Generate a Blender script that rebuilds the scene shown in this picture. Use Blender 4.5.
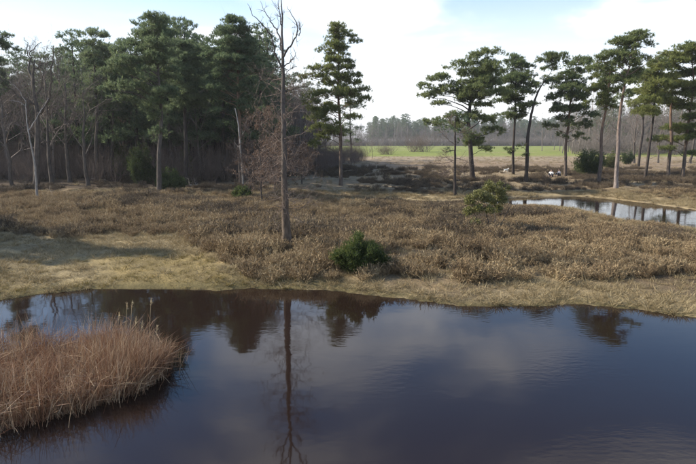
import bpy, math
import numpy as np
from mathutils import Vector

for o in list(bpy.data.objects): bpy.data.objects.remove(o)
scn = bpy.context.scene
C = scn.collection
rng = np.random.default_rng(7)
R = math.radians

# ------------------------------------------------------------------ camera
F_PX, CAM_H, PX, PY = 540.0, 5.0, 348.0, 232.0
PITCH = math.atan(92.0 / F_PX)
cam_d = bpy.data.cameras.new('camera'); cam = bpy.data.objects.new('camera', cam_d); C.objects.link(cam)
cam.location = (0, 0, CAM_H); cam.rotation_euler = (math.pi/2 - PITCH, 0, 0)
cam_d.sensor_width = 36.0; cam_d.lens = F_PX/696.0*36.0
cam_d.clip_start = 0.1; cam_d.clip_end = 6000
scn.camera = cam
scn.render.resolution_x = 1024; scn.render.resolution_y = 683

# ------------------------------------------------------------------ sun + sky
SUN_EL = R(33.0)
SHADOW = np.array([0.98, -0.20]); SHADOW /= np.linalg.norm(SHADOW)
sdir = np.array([-SHADOW[0]*math.cos(SUN_EL), -SHADOW[1]*math.cos(SUN_EL), math.sin(SUN_EL)])  # towards the sun
sun_d = bpy.data.lights.new('sun', 'SUN'); sun = bpy.data.objects.new('sun', sun_d); C.objects.link(sun)
sun_d.energy = 5.0; sun_d.angle = R(0.6); sun_d.color = (1.0, 0.93, 0.82)
sun.location = (-60, 40, 60)
sun.rotation_euler = Vector((-sdir[0], -sdir[1], -sdir[2])).to_track_quat('-Z', 'Y').to_euler()

world = bpy.data.worlds.new('World'); scn.world = world; world.use_nodes = True
nt = world.node_tree; nt.nodes.clear()
def N(tree, typ, **kw):
    n = tree.nodes.new(typ)
    for k, v in kw.items():
        if k.startswith('i_'):
            key = k[2:]; key = int(key) if key.isdigit() else key.replace('_', ' ')
            n.inputs[key].default_value = v
        else: setattr(n, k, v)
    return n
sky = N(nt, 'ShaderNodeTexSky', sky_type='NISHITA', sun_disc=False, sun_elevation=SUN_EL,
        sun_rotation=math.atan2(sdir[0], sdir[1]), air_density=1.0, dust_density=.7, ozone_density=2.0, altitude=10)
tc = N(nt, 'ShaderNodeTexCoord')
sep = N(nt, 'ShaderNodeSeparateXYZ'); nt.links.new(tc.outputs['Generated'], sep.inputs[0])
zz = N(nt, 'ShaderNodeMath', operation='MAXIMUM', i_1=0.0); nt.links.new(sep.outputs['Z'], zz.inputs[0])
za = N(nt, 'ShaderNodeMath', operation='ADD', i_1=0.16); nt.links.new(zz.outputs[0], za.inputs[0])
dx = N(nt, 'ShaderNodeMath', operation='DIVIDE'); nt.links.new(sep.outputs['X'], dx.inputs[0]); nt.links.new(za.outputs[0], dx.inputs[1])
dy = N(nt, 'ShaderNodeMath', operation='DIVIDE'); nt.links.new(sep.outputs['Y'], dy.inputs[0]); nt.links.new(za.outputs[0], dy.inputs[1])
cx = N(nt, 'ShaderNodeCombineXYZ', i_Z=1.3); nt.links.new(dx.outputs[0], cx.inputs[0]); nt.links.new(dy.outputs[0], cx.inputs[1])
cn = N(nt, 'ShaderNodeTexNoise', i_Scale=1.25, i_Detail=6.0, i_Roughness=0.5, i_Distortion=0.3)
nt.links.new(cx.outputs[0], cn.inputs['Vector'])
cr = N(nt, 'ShaderNodeMapRange', interpolation_type='SMOOTHERSTEP', i_1=0.46, i_2=0.70, i_3=0.0, i_4=0.75); nt.links.new(cn.outputs['Fac'], cr.inputs[0])
# haze whitens the sky towards the horizon
hz = N(nt, 'ShaderNodeMapRange', interpolation_type='SMOOTHSTEP', i_1=0.0, i_2=0.36, i_3=1.0, i_4=0.03); nt.links.new(sep.outputs['Z'], hz.inputs[0])
CLOUD = 6.2
m1 = N(nt, 'ShaderNodeMixRGB'); m1.inputs[2].default_value = (CLOUD*0.99, CLOUD*1.0, CLOUD*1.02, 1)
hs = N(nt, 'ShaderNodeHueSaturation', i_Saturation=1.32); nt.links.new(sky.outputs[0], hs.inputs['Color'])
nt.links.new(hz.outputs[0], m1.inputs[0]); nt.links.new(hs.outputs[0], m1.inputs[1])
m2 = N(nt, 'ShaderNodeMixRGB'); m2.inputs[2].default_value = (CLOUD*1.12, CLOUD*1.12, CLOUD*1.14, 1)
nt.links.new(cr.outputs[0], m2.inputs[0]); nt.links.new(m1.outputs[0], m2.inputs[1])
bg = N(nt, 'ShaderNodeBackground', i_Strength=0.138); nt.links.new(m2.outputs[0], bg.inputs[0])
wo = N(nt, 'ShaderNodeOutputWorld'); nt.links.new(bg.outputs[0], wo.inputs[0])

cy = scn.cycles; cy.max_bounces = 5; cy.diffuse_bounces = 2; cy.glossy_bounces = 2; cy.transmission_bounces = 2; cy.volume_bounces = 0; cy.transparent_max_bounces = 4
scn.view_settings.view_transform = 'Standard'; scn.view_settings.look = 'None'
scn.view_settings.gamma = 1.0; scn.view_settings.exposure = 0.72; scn.view_settings.use_curve_mapping = False

# ------------------------------------------------------------------ pixel -> place
cp, sp_ = math.cos(PITCH), math.sin(PITCH)
def ray(px, py):
    u, v = (px-PX)/F_PX, (PY-py)/F_PX
    return np.array([u, cp+v*sp_, -sp_+v*cp])
def G(px, py, z=0.5):                       # where the ray meets level z
    d = ray(px, py); t = (z-CAM_H)/d[2]; return np.array([0, 0, CAM_H])+d*t
def P(px, py, Y):                           # the point of the ray at distance Y
    d = ray(px, py); return np.array([0, 0, CAM_H])+d*(Y/d[1])

# ------------------------------------------------------------------ noise (value noise in numpy)
_perm = np.random.default_rng(3).random((256, 256))
def vnoise(x, y, s):
    x = np.asarray(x, float)/s+100.3; y = np.asarray(y, float)/s+57.7
    xi, yi = np.floor(x).astype(int), np.floor(y).astype(int); fx, fy = x-xi, y-yi
    fx = fx*fx*(3-2*fx); fy = fy*fy*(3-2*fy)
    g = lambda a, b: _perm[a % 256, b % 256]
    return (g(xi, yi)*(1-fx)+g(xi+1, yi)*fx)*(1-fy)+(g(xi, yi+1)*(1-fx)+g(xi+1, yi+1)*fx)*fy
def sstep(a, b, x):
    t = np.clip((x-a)/(b-a), 0, 1); return t*t*(3-2*t)

# ------------------------------------------------------------------ terrain
shore_px = [(-120, 322), (-60, 308), (0, 300), (40, 293.5), (90, 289.5), (140, 289), (200, 291), (250, 289), (300, 289.5), (345, 293),
            (400, 298), (450, 304.5), (520, 307.5), (580, 305.5), (640, 312), (696, 319), (760, 330)]
shore = np.array([G(a, b, 0.0)[:2] for a, b in shore_px])
shore = np.vstack([[-90, 17.0], [-40, 16.0], shore, [40, 12.0], [90, 11.0]])
def shore_y(x): return np.interp(x, shore[:, 0], shore[:, 1])+0.35*(vnoise(x, x*0+3, 1.3)-.5)+0.14*(vnoise(x, x*0+9, .4)-.5)
def poly_sd(poly, x, y):                    # signed distance, negative inside
    poly = np.asarray(poly); x = np.asarray(x, float); y = np.asarray(y, float)
    d = np.full(x.shape, 1e9); inside = np.zeros(x.shape, bool); n = len(poly)
    for i in range(n):
        a, b = poly[i], poly[(i+1) % n]; e = b-a
        t = np.clip(((x-a[0])*e[0]+(y-a[1])*e[1])/(e@e), 0, 1)
        d = np.minimum(d, np.hypot(x-a[0]-t*e[0], y-a[1]-t*e[1]))
        c = ((a[1] > y) != (b[1] > y)) & (x < (b[0]-a[0])*(y-a[1])/(b[1]-a[1]+1e-12)+a[0]); inside ^= c
    return np.where(inside, -d, d)
pond2_px = [(306, 196.5), (340, 196.6), (380, 198), (430, 201), (470, 201), (505, 198.5), (519, 197.6), (552, 196.2), (585, 196.4), (612, 199), (650, 203.5), (696, 210),
            (760, 222), (820, 245), (760, 246), (696, 229), (660, 224.5), (625, 219.5), (600, 214.5), (570, 208), (535, 205.5),
            (512, 206.5), (480, 205.5), (440, 206), (395, 201.5), (340, 198.6)]
pond2 = np.array([G(a, b, 0.0)[:2] for a, b in pond2_px])
def height(x, y):
    x = np.asarray(x, float); y = np.asarray(y, float)
    d1 = y-shore_y(x)
    jag = 0.5*(vnoise(x, y, 1.7)-.5)+.25*(vnoise(x, y, .6)-.5)
    d2 = poly_sd(pond2, x, y)+jag*1.2
    lvl = 0.44+0.35*(vnoise(x, y, 9)-.5)+0.24*(vnoise(x, y, 3.1)-.5)+0.15*(vnoise(x, y, 1.1)-.5)
    lvl = lvl+0.035*(vnoise(x, y, .45)-.5)
    lvl = lvl-(lvl-.3)*.7*np.exp(-np.maximum(d2, 0)/6.0)*(y < 45)*(x > 2)
    lvl = lvl+0.25*sstep(48, 58, y)*sstep(-2, -14, x)          # low bank at the wood's edge
    lvl = 0.5+(lvl-0.5)*(1-sstep(110, 160, y))
    f1 = np.where(d1 > 0, 0.012+(1-np.exp(-d1/2.6))*1.0, 0); f2 = 1-np.exp(-np.maximum(d2, 0)/np.where((y < 44) & (x > 4), 4.5, 1.3))
    land = np.minimum(f1, 1)*np.minimum(f2+0.02, 1)*lvl+0.012
    back = sstep(-26, -32, y)*0.6
    sub1 = np.minimum(-0.03+d1*0.35, -0.03); sub1 = np.maximum(sub1, -0.9)
    sub2 = np.maximum(np.minimum(-0.03+d2*0.3, -0.03), -0.5)
    h = np.where(d1 < 0, sub1+back*1.6, np.where(d2 < 0, sub2, land))
    return h
def hz_at(x, y): return float(height(np.array([x]), np.array([y]))[0])
def ground_px(px, py):                      # the ground point seen at a pixel
    z = 0.4
    for _ in range(6):
        p = G(px, py, z); z = hz_at(p[0], p[1])
    return np.array([p[0], p[1], z])

# ------------------------------------------------------------------ material helpers
def mat(name):
    m = bpy.data.materials.new(name); m.use_nodes = True; m.node_tree.nodes.clear(); return m, m.node_tree
def ramp(t, fac, stops):
    r = t.nodes.new('ShaderNodeValToRGB'); e = r.color_ramp.elements
    while len(e) < len(stops): e.new(0.5)
    for el, (p, c) in zip(e, stops): el.position = p; el.color = (*c, 1)
    t.links.new(fac, r.inputs[0]); return r.outputs[0]
def mixc(t, mode, fac, a, b):
    m = t.nodes.new('ShaderNodeMixRGB'); m.blend_type = mode
    for i, v in ((0, fac), (1, a), (2, b)):
        if isinstance(v, (int, float)): m.inputs[i].default_value = v
        elif isinstance(v, tuple): m.inputs[i].default_value = (*v, 1)
        else: t.links.new(v, m.inputs[i])
    return m.outputs[0]
def noise(t, scale, detail=4, rough=.55, vec=None):
    n = N(t, 'ShaderNodeTexNoise', i_Scale=scale, i_Detail=float(detail), i_Roughness=rough)
    if vec is not None: t.links.new(vec, n.inputs['Vector'])
    return n.outputs['Fac']
def foliage(name, stops, trans=.5, rough=.6, big=.5):
    """leafy stuff: colour differs from blade to blade, from clump to clump and from plant to plant"""
    m, t = mat(name)
    geo = N(t, 'ShaderNodeNewGeometry'); oi = N(t, 'ShaderNodeObjectInfo')
    nz = noise(t, big, 3, .6, geo.outputs['Position'])
    a = N(t, 'ShaderNodeMath', operation='MULTIPLY_ADD', i_1=0.45); t.links.new(geo.outputs['Random Per Island'], a.inputs[0]); 
    b = N(t, 'ShaderNodeMath', operation='MULTIPLY', i_1=0.6); t.links.new(nz, b.inputs[0]); t.links.new(b.outputs[0], a.inputs[2])
    c = N(t, 'ShaderNodeMath', operation='MULTIPLY_ADD', i_1=0.22, i_2=-0.12); t.links.new(oi.outputs['Random'], c.inputs[0])
    d = N(t, 'ShaderNodeMath', operation='ADD'); t.links.new(a.outputs[0], d.inputs[0]); t.links.new(c.outputs[0], d.inputs[1])
    col = ramp(t, d.outputs[0], stops)
    df = N(t, 'ShaderNodeBsdfPrincipled', i_Roughness=rough); df.inputs['Specular IOR Level'].default_value = .25
    t.links.new(col, df.inputs['Base Color'])
    o = N(t, 'ShaderNodeOutputMaterial')
    if trans > 0:
        tr = N(t, 'ShaderNodeBsdfTranslucent'); t.links.new(col, tr.inputs[0])
        mx = N(t, 'ShaderNodeMixShader', i_0=trans); t.links.new(df.outputs[0], mx.inputs[1]); t.links.new(tr.outputs[0], mx.inputs[2])
        t.links.new(mx.outputs[0], o.inputs[0])
    else: t.links.new(df.outputs[0], o.inputs[0])
    return m
def bark(name, low, high, z0=None, z1=None, bump=.6):
    m, t = mat(name)
    tcn = N(t, 'ShaderNodeTexCoord'); mp = N(t, 'ShaderNodeMapping'); mp.inputs['Scale'].default_value = (9, 9, 2.2)
    t.links.new(tcn.outputs['Object'], mp.inputs[0])
    n1 = noise(t, 1.0, 6, .65, mp.outputs[0]); n2 = noise(t, .6, 3, .6, tcn.outputs['Object'])
    ca = ramp(t, n1, [(.3, tuple(v*.45 for v in low)), (.5, low), (.72, tuple(v*1.55 for v in low))])
    if z0 is not None:
        cb = ramp(t, n1, [(.3, tuple(v*.5 for v in high)), (.5, high), (.72, tuple(v*1.4 for v in high))])
        s = N(t, 'ShaderNodeSeparateXYZ'); t.links.new(tcn.outputs['Object'], s.inputs[0])
        ad = N(t, 'ShaderNodeMath', operation='MULTIPLY_ADD', i_1=3.0); t.links.new(n2, ad.inputs[0]); t.links.new(s.outputs[2], ad.inputs[2])
        mr = N(t, 'ShaderNodeMapRange', i_1=z0, i_2=z1); t.links.new(ad.outputs[0], mr.inputs[0])
        col = mixc(t, 'MIX', mr.outputs[0], ca, cb)
    else: col = ca
    b = N(t, 'ShaderNodeBsdfPrincipled', i_Roughness=.9); b.inputs['Specular IOR Level'].default_value = .2
    t.links.new(col, b.inputs['Base Color'])
    bp = N(t, 'ShaderNodeBump', i_Strength=bump, i_Distance=.05); t.links.new(n1, bp.inputs['Height']); t.links.new(bp.outputs[0], b.inputs['Normal'])
    o = N(t, 'ShaderNodeOutputMaterial'); t.links.new(b.outputs[0], o.inputs[0]); return m
def plain(name, col, rough=.8, var=.25, scale=8):
    m, t = mat(name); tcn = N(t, 'ShaderNodeTexCoord')
    n1 = noise(t, scale, 4, .6, tcn.outputs['Object'])
    c = ramp(t, n1, [(.25, tuple(v*(1-var) for v in col)), (.75, tuple(min(1, v*(1+var)) for v in col))])
    b = N(t, 'ShaderNodeBsdfPrincipled', i_Roughness=rough); b.inputs['Specular IOR Level'].default_value = .3
    t.links.new(c, b.inputs['Base Color']); o = N(t, 'ShaderNodeOutputMaterial'); t.links.new(b.outputs[0], o.inputs[0]); return m

M = {}
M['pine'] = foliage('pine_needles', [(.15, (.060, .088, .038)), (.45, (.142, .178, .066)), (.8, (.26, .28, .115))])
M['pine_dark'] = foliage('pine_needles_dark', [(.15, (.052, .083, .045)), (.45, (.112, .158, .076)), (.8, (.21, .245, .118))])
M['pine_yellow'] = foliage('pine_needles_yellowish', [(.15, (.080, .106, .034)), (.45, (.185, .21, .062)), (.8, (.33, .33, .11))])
M['juniper'] = foliage('juniper_needles', [(.15, (.028, .048, .018)), (.45, (.066, .095, .030)), (.8, (.130, .150, .045))])
M['gorse'] = foliage('gorse_needles', [(.15, (.026, .044, .014)), (.45, (.066, .094, .024)), (.8, (.185, .195, .050))])
M['leaf'] = foliage('evergreen_leaves', [(.15, (.040, .056, .018)), (.45, (.110, .125, .036)), (.85, (.25, .23, .085))], .3, .45)
M['oakleaf'] = foliage('withered_leaves', [(.15, (.085, .052, .034)), (.5, (.180, .115, .075)), (.85, (.31, .21, .145))], .3)
M['heather'] = foliage('heather_twigs', [(.12, (.076, .051, .030)), (.36, (.195, .134, .073)), (.58, (.315, .228, .124)), (.85, (.44, .345, .20))], .15, .8, .35)
M['heather_dark'] = foliage('heather_twigs_dark', [(.12, (.038, .030, .021)), (.45, (.098, .072, .046)), (.85, (.225, .168, .105))], .1, .8, .3)
M['straw'] = foliage('dry_grass_blades', [(.12, (.13, .094, .043)), (.45, (.27, .205, .105)), (.85, (.44, .36, .21))], .25, .7, .3)
M['moss'] = foliage('yellow_green_blades', [(.12, (.09, .070, .022)), (.45, (.19, .145, .048)), (.85, (.32, .245, .095))], .25, .7, .3)
M['meadow'] = foliage('meadow_grass', [(.15, (.10, .18, .022)), (.5, (.17, .27, .032)), (.85, (.26, .34, .06))], .25, .7, .1)
M['reed'] = foliage('reed_blades', [(.15, (.060, .027, .017)), (.40, (.175, .080, .042)), (.60, (.26, .150, .085)), (.85, (.48, .36, .23))], .2, .6, 1.7)
M['reed_pale'] = plain('reed_stalk_pale', (.50, .39, .22), .6, .2, 5)
M['bark_pine'] = bark('pine_bark', (.105, .082, .066), (.165, .105, .070), 3.5, 9.0)
M['bark_pale'] = bark('pale_bark', (.21, .172, .148), (.17, .118, .088), 4, 9)
M['bark_birch'] = bark('bleached_bark', (.26, .235, .205), (.30, .28, .255), 3, 8)
M['bark_dead'] = bark('dead_wood', (.110, .082, .060), (.10, .085, .074), 3, 7)
M['bark_oak'] = bark('oak_bark', (.085, .070, .058), (.105, .088, .072), 3, 9)
M['bark_dark'] = bark('dark_bark', (.050, .040, .033), (.06, .045, .038))
M['twig'] = bark('bare_twigs', (.165, .135, .112), (.1, .1, .1))
M['twig_red'] = bark('reddish_twigs', (.175, .132, .105), (.1, .1, .1))
M['log'] = bark('bleached_log', (.36, .30, .235), (.1, .1, .1))
M['far_twig'] = bark('far_bare_twigs', (.175, .148, .125), (.1, .1, .1))

# ------------------------------------------------------------------ mesh helpers
class MB:
    def __init__(s): s.v = []; s.f3 = []; s.f4 = []; s.n = 0
    def add(s, v, f3=None, f4=None):
        s.v.append(np.asarray(v, np.float32))
        if f3 is not None and len(f3): s.f3.append(np.asarray(f3, np.int32)+s.n)
        if f4 is not None and len(f4): s.f4.append(np.asarray(f4, np.int32)+s.n)
        s.n += len(v)
    def mesh(s, name, m, smooth=False):
        me = bpy.data.meshes.new(name)
        v = np.concatenate(s.v) if s.v else np.zeros((0, 3), np.float32)
        f3 = np.concatenate(s.f3) if s.f3 else np.zeros((0, 3), np.int32)
        f4 = np.concatenate(s.f4) if s.f4 else np.zeros((0, 4), np.int32)
        me.vertices.add(len(v)); me.vertices.foreach_set('co', v.ravel())
        nl = f3.size+f4.size; me.loops.add(nl)
        me.loops.foreach_set('vertex_index', np.concatenate([f3.ravel(), f4.ravel()]))
        me.polygons.add(len(f3)+len(f4))
        st = np.concatenate([np.arange(len(f3))*3, len(f3)*3+np.arange(len(f4))*4]).astype(np.int32)
        me.polygons.foreach_set('loop_start', st)
        if smooth: me.polygons.foreach_set('use_smooth', np.ones(len(st), bool))
        me.update(calc_edges=True); me.validate()
        if m is not None: me.materials.append(m)
        return me
def unit(a): return a/np.maximum(np.linalg.norm(a, axis=-1, keepdims=True), 1e-9)
def tube(mb, pts, rad, n=8, cap=True, rough=0.0, rg=None):
    pts = np.asarray(pts, float); rad = np.asarray(rad, float)*np.ones(len(pts)); k = len(pts)
    tan = unit(np.gradient(pts, axis=0))
    ref = np.tile(np.array([1., 0, 0]), (k, 1)); bad = np.abs(tan[:, 0]) > .9; ref[bad] = (0, 1, 0)
    if bad.any() and not bad.all(): ref[:] = unit(np.array([.33, .91, .21]))
    s = unit(np.cross(tan, ref)); u = np.cross(s, tan)
    a = np.linspace(0, 2*math.pi, n, endpoint=False)
    rr = rad[:, None]*np.ones((1, n))
    if rough and rg is not None: rr = rr*(1+rough*(rg.random((k, n))-.5))
    v = pts[:, None]+rr[..., None]*(np.cos(a)[None, :, None]*s[:, None]+np.sin(a)[None, :, None]*u[:, None])
    v = v.reshape(-1, 3)
    i, j = np.meshgrid(np.arange(k-1), np.arange(n), indexing='ij'); i = i.ravel(); j = j.ravel(); j2 = (j+1) % n
    f4 = np.stack([i*n+j, i*n+j2, (i+1)*n+j2, (i+1)*n+j], 1)
    f3 = None
    if cap:
        v = np.vstack([v, pts[-1:]]); c = k*n; jj = np.arange(n)
        f3 = np.stack([(k-1)*n+jj, (k-1)*n+(jj+1) % n, np.full(n, c)], 1)
    mb.add(v, f3, f4)
def segs(mb, A, B, ra, rb, n=3):             # many straight twigs at once
    A, B = np.asarray(A, float), np.asarray(B, float); k = len(A)
    if k == 0: return
    ra = np.asarray(ra, float)*np.ones(k); rb = np.asarray(rb, float)*np.ones(k)
    t = unit(B-A); ref = np.where(np.abs(t[:, 2:3]) > .9, np.array([[1., 0, 0]]), np.array([[0, 0, 1.]]))
    s = unit(np.cross(t, ref)); u = np.cross(s, t); a = np.linspace(0, 2*math.pi, n, endpoint=False)
    ring = np.cos(a)[None, :, None]*s[:, None]+np.sin(a)[None, :, None]*u[:, None]
    v = np.concatenate([A[:, None]+ring*ra[:, None, None], B[:, None]+ring*rb[:, None, None]], 1).reshape(-1, 3)
    base = np.arange(k)[:, None]*2*n; j = np.arange(n)[None]; j2 = (j+1) % n
    f4 = np.stack([base+j, base+j2, base+n+j2, base+n+j], 2).reshape(-1, 4)
    mb.add(v, None, f4)
def blades(mb, p, d, L, w, rg):              # pointed triangles: needles, small leaves
    k = len(p); s = unit(np.cross(d, rg.normal(size=(k, 3)))); L = np.asarray(L)[:, None]*np.ones((k, 1)); w = np.asarray(w)[:, None]*np.ones((k, 1))
    v = np.stack([p-s*w, p+s*w, p+d*L], 1).reshape(-1, 3); mb.add(v, np.arange(3*k).reshape(-1, 3))
def leaves(mb, p, d, L, w, rg):              # four-cornered leaves
    k = len(p); s = unit(np.cross(d, rg.normal(size=(k, 3)))); L = (np.ones(k)*L)[:, None]; w = (np.ones(k)*w)[:, None]
    v = np.stack([p, p+d*L*.5+s*w, p+d*L, p+d*L*.5-s*w], 1).reshape(-1, 3); mb.add(v, None, np.arange(4*k).reshape(-1, 4))
def curved_blades(mb, p, d, L, w, bend, rg, nseg=3):   # grass: tapering strips that arch over
    k = len(p); side = unit(np.cross(d, rg.normal(size=(k, 3)))); out = unit(np.stack([d[:, 0], d[:, 1], 0*d[:, 0]], 1)+rg.normal(size=(k, 3))*[.4, .4, 0])
    L = (np.ones(k)*L)[:, None]; w = (np.ones(k)*w)[:, None]; bend = (np.ones(k)*bend)[:, None]
    rows = []
    for i in range(nseg+1):
        q = i/nseg; c = p+d*L*q+(out*bend*L-np.array([0, 0, 1.])*bend*L*.35)*q*q
        if i < nseg: rows += [c-side*w*(1-q*.7), c+side*w*(1-q*.7)]
        else: rows += [c]
    v = np.stack(rows, 1); m = v.shape[1]; v = v.reshape(-1, 3); b = np.arange(k)[:, None]*m
    f4 = np.concatenate([b+np.array([[2*i, 2*i+1, 2*i+3, 2*i+2]]) for i in range(nseg-1)], 0) if nseg > 1 else None
    f3 = b+np.array([[2*nseg-2, 2*nseg-1, 2*nseg]])
    mb.add(v, f3, f4)
def link(name, me, parent=None, loc=None):
    o = bpy.data.objects.new(name, me); C.objects.link(o)
    if parent is not None: o.parent = parent
    if loc is not None: o.location = loc
    return o
def tag(o, label=None, cat=None, group=None, kind=None):
    if label: o['label'] = label
    if cat: o['category'] = cat
    if group: o['group'] = group
    if kind: o['kind'] = kind
    return o
def empty(name, loc, label, cat, group=None, rz=0, sc=1):
    o = bpy.data.objects.new(name, None); C.objects.link(o); o.location = loc; o.rotation_euler = (0, 0, rz); o.scale = (sc, sc, sc)
    o.empty_display_size = .3
    return tag(o, label, cat, group)
def copy_tree(o, loc, rz, sc, label, group=None):
    c = o.copy(); C.objects.link(c); c.location = loc; c.rotation_euler = (0, 0, rz); c.scale = (sc, sc, sc); c['label'] = label
    if group: c['group'] = group
    for ch in list(o.children):
        k = ch.copy(); C.objects.link(k); k.parent = c
        for g in list(ch.children):
            q = g.copy(); C.objects.link(q); q.parent = k
    return c
def resample(pts, n):
    pts = np.asarray(pts, float); d = np.r_[0, np.cumsum(np.linalg.norm(np.diff(pts, axis=0), axis=1))]
    t = np.linspace(0, d[-1], n); return np.stack([np.interp(t, d, pts[:, i]) for i in range(3)], 1)

# scatter of uncountable things: points that carry plants by geometry nodes
def protos(name, meshes):
    col = bpy.data.collections.new(name)
    for i, me in enumerate(meshes): col.objects.link(bpy.data.objects.new(name, me))
    return col
def scatter(name, label, pts, col, nvar, smin, smax, seed, tilt=.15, cat=None, hum=False):
    rg = np.random.default_rng(seed); k = len(pts)
    me = bpy.data.meshes.new(name); me.vertices.add(k); me.vertices.foreach_set('co', np.asarray(pts, np.float32).ravel())
    a = me.attributes.new('rot', 'FLOAT_VECTOR', 'POINT'); rot = np.stack([rg.normal(0, tilt, k), rg.normal(0, tilt, k), rg.random(k)*6.283], 1)
    a.data.foreach_set('vector', rot.astype(np.float32).ravel())
    a = me.attributes.new('size', 'FLOAT', 'POINT'); sz = smin+(smax-smin)*rg.random(k)
    if hum: sz = sz*(.45+.75*vnoise(pts[:, 0], pts[:, 1], 1.5)+.4*vnoise(pts[:, 0], pts[:, 1], 4))
    if hum: sz = sz*(1-.55*np.exp(-np.maximum(poly_sd(pond2, pts[:, 0], pts[:, 1]), 0)/5.0))     # lower near the wet edge
    a.data.foreach_set('value', sz.astype(np.float32))
    a = me.attributes.new('pick', 'INT', 'POINT'); a.data.foreach_set('value', rg.integers(0, nvar, k).astype(np.int32))
    me.update()
    ob = link(name, me); tag(ob, label, cat, None, 'stuff')
    ng = bpy.data.node_groups.new(name+'_scatter', 'GeometryNodeTree')
    ng.interface.new_socket('Geometry', in_out='INPUT', socket_type='NodeSocketGeometry')
    ng.interface.new_socket('Geometry', in_out='OUTPUT', socket_type='NodeSocketGeometry')
    gi = ng.nodes.new('NodeGroupInput'); go = ng.nodes.new('NodeGroupOutput')
    ip = ng.nodes.new('GeometryNodeInstanceOnPoints'); ci = ng.nodes.new('GeometryNodeCollectionInfo')
    ci.inputs['Collection'].default_value = col; ci.inputs['Separate Children'].default_value = True; ci.inputs['Reset Children'].default_value = True
    def attr(nm, typ):
        n = ng.nodes.new('GeometryNodeInputNamedAttribute'); n.data_type = typ; n.inputs['Name'].default_value = nm; return n.outputs['Attribute']
    mp = ng.nodes.new('GeometryNodeMeshToPoints')
    L = ng.links.new
    L(gi.outputs[0], mp.inputs['Mesh']); L(mp.outputs[0], ip.inputs['Points']); L(ci.outputs[0], ip.inputs['Instance'])
    ip.inputs['Pick Instance'].default_value = True
    L(attr('pick', 'INT'), ip.inputs['Instance Index']); L(attr('size', 'FLOAT'), ip.inputs['Scale'])
    er = ng.nodes.new('FunctionNodeEulerToRotation'); L(attr('rot', 'FLOAT_VECTOR'), er.inputs[0]); L(er.outputs[0], ip.inputs['Rotation'])
    L(ip.outputs[0], go.inputs[0])
    md = ob.modifiers.new('scatter', 'NODES'); md.node_group = ng
    return ob

# ------------------------------------------------------------------ ground sheet
def axis(fine0, fine1, step, lo, hi, grow=1.09):
    a = list(np.arange(fine0, fine1, step)); s = step; x = fine1
    while x < hi: a.append(x); s *= grow; x += s
    a.append(hi); s = step; x = fine0-step
    while x > lo: a.insert(0, x); s *= grow; x -= s
    a.insert(0, lo); return np.array(a)
gx = axis(-26, 30, .28, -1000, 1000, 1.07); gy = axis(14, 52, .24, -60, 1600, 1.05)
XX, YY = np.meshgrid(gx, gy); ZZ = height(XX, YY)
def ppx(x, y, z=.45):                        # pixel of a ground place (used to lay out the zones)
    dy_ = y; dz = z-CAM_H; fw = dy_*cp-dz*sp_; up = dy_*sp_+dz*cp
    fw = np.maximum(fw, .5); return PX+F_PX*x/fw, PY-F_PX*up/fw
D1 = YY-shore_y(XX); D2 = poly_sd(pond2, XX, YY)
def zone_field(x, y):
    """0..1 amounts of each ground kind at a place"""
    n9, n4, n1 = vnoise(x, y, 9), vnoise(x, y, 3.7), vnoise(x, y, 1.2)
    d1 = y-shore_y(x); d2 = poly_sd(pond2, x, y)
    wob = (n4-.5)*1.6+(n1-.5)*.6
    shorew = np.interp(x, [-30, -17, -12, -8.5, -6, -4.4, -3, 0, 3, 6, 9, 12, 30], [12, 12, 10.5, 8, 5, 2.4, 1.3, 1.1, 1.2, 2.2, 2.3, 2.6, 2.6])
    strip = 1-sstep(shorew-.9, shorew+.9, d1+wob*1.1)
    bank2 = 1-sstep(1.2, 2.8, d2+wob*.6)
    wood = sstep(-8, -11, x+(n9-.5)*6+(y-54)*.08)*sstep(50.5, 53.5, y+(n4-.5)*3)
    sandy = sstep(.60, .74, .55*n9+.3*n4+.2*n1+.08)*sstep(20, 26, y)
    field = sstep(78, 92, y+wob*5)*sstep(-6, 6, x-(y-90)*-.02)
    green = sstep(150, 160, y+n9*8)*sstep(-8, 2, x+y*.05)
    return strip, bank2, wood, sandy, field, green
S, B2, W, SA, FI, GR = zone_field(XX, YY)
def col_mix(base, c, a): return base*(1-a[..., None])+np.array(c)*a[..., None]
col = np.ones(XX.shape+(3,))*np.array([.215, .158, .095])
n5 = vnoise(XX, YY, 5.3); n2_ = vnoise(XX, YY, 1.9)
col = col_mix(col, (.105, .076, .05), sstep(.5, .75, n5)*.8)
col = col_mix(col, (.29, .222, .138), SA*.85)
col = col_mix(col, (.30, .235, .135), S)
mossy = S*sstep(.35, .6, vnoise(XX, YY, 4.4))*sstep(2, -6, XX)*(1-sstep(3, 6, D1))
col = col_mix(col, (.22, .165, .065), mossy*.75)
col = col_mix(col, (.14, .115, .05), (1-sstep(.25, .9, D1+.5*(n2_-.5)))*(D1 > 0)*.8)
col = col_mix(col, (.32, .25, .145), B2*.85)
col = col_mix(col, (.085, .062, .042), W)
col = col_mix(col, (.24, .175, .115), FI)
col = col_mix(col, (.30, .235, .16), FI*sstep(112, 130, YY)*(1-sstep(146, 156, YY)))
col = col_mix(col, (.200, .230, .055), GR)
col = col_mix(col, (.245, .235, .085), GR*sstep(.45, .7, vnoise(XX, YY*2.2, 38)*.6+vnoise(XX, YY, 11)*.4)*.8)
col = col_mix(col, (.035, .022, .012), ((D1 < -.05) | (D2 < -.15)).astype(float))
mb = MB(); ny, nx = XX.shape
i, j = np.meshgrid(np.arange(ny-1), np.arange(nx-1), indexing='ij'); i = i.ravel(); j = j.ravel()
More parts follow.
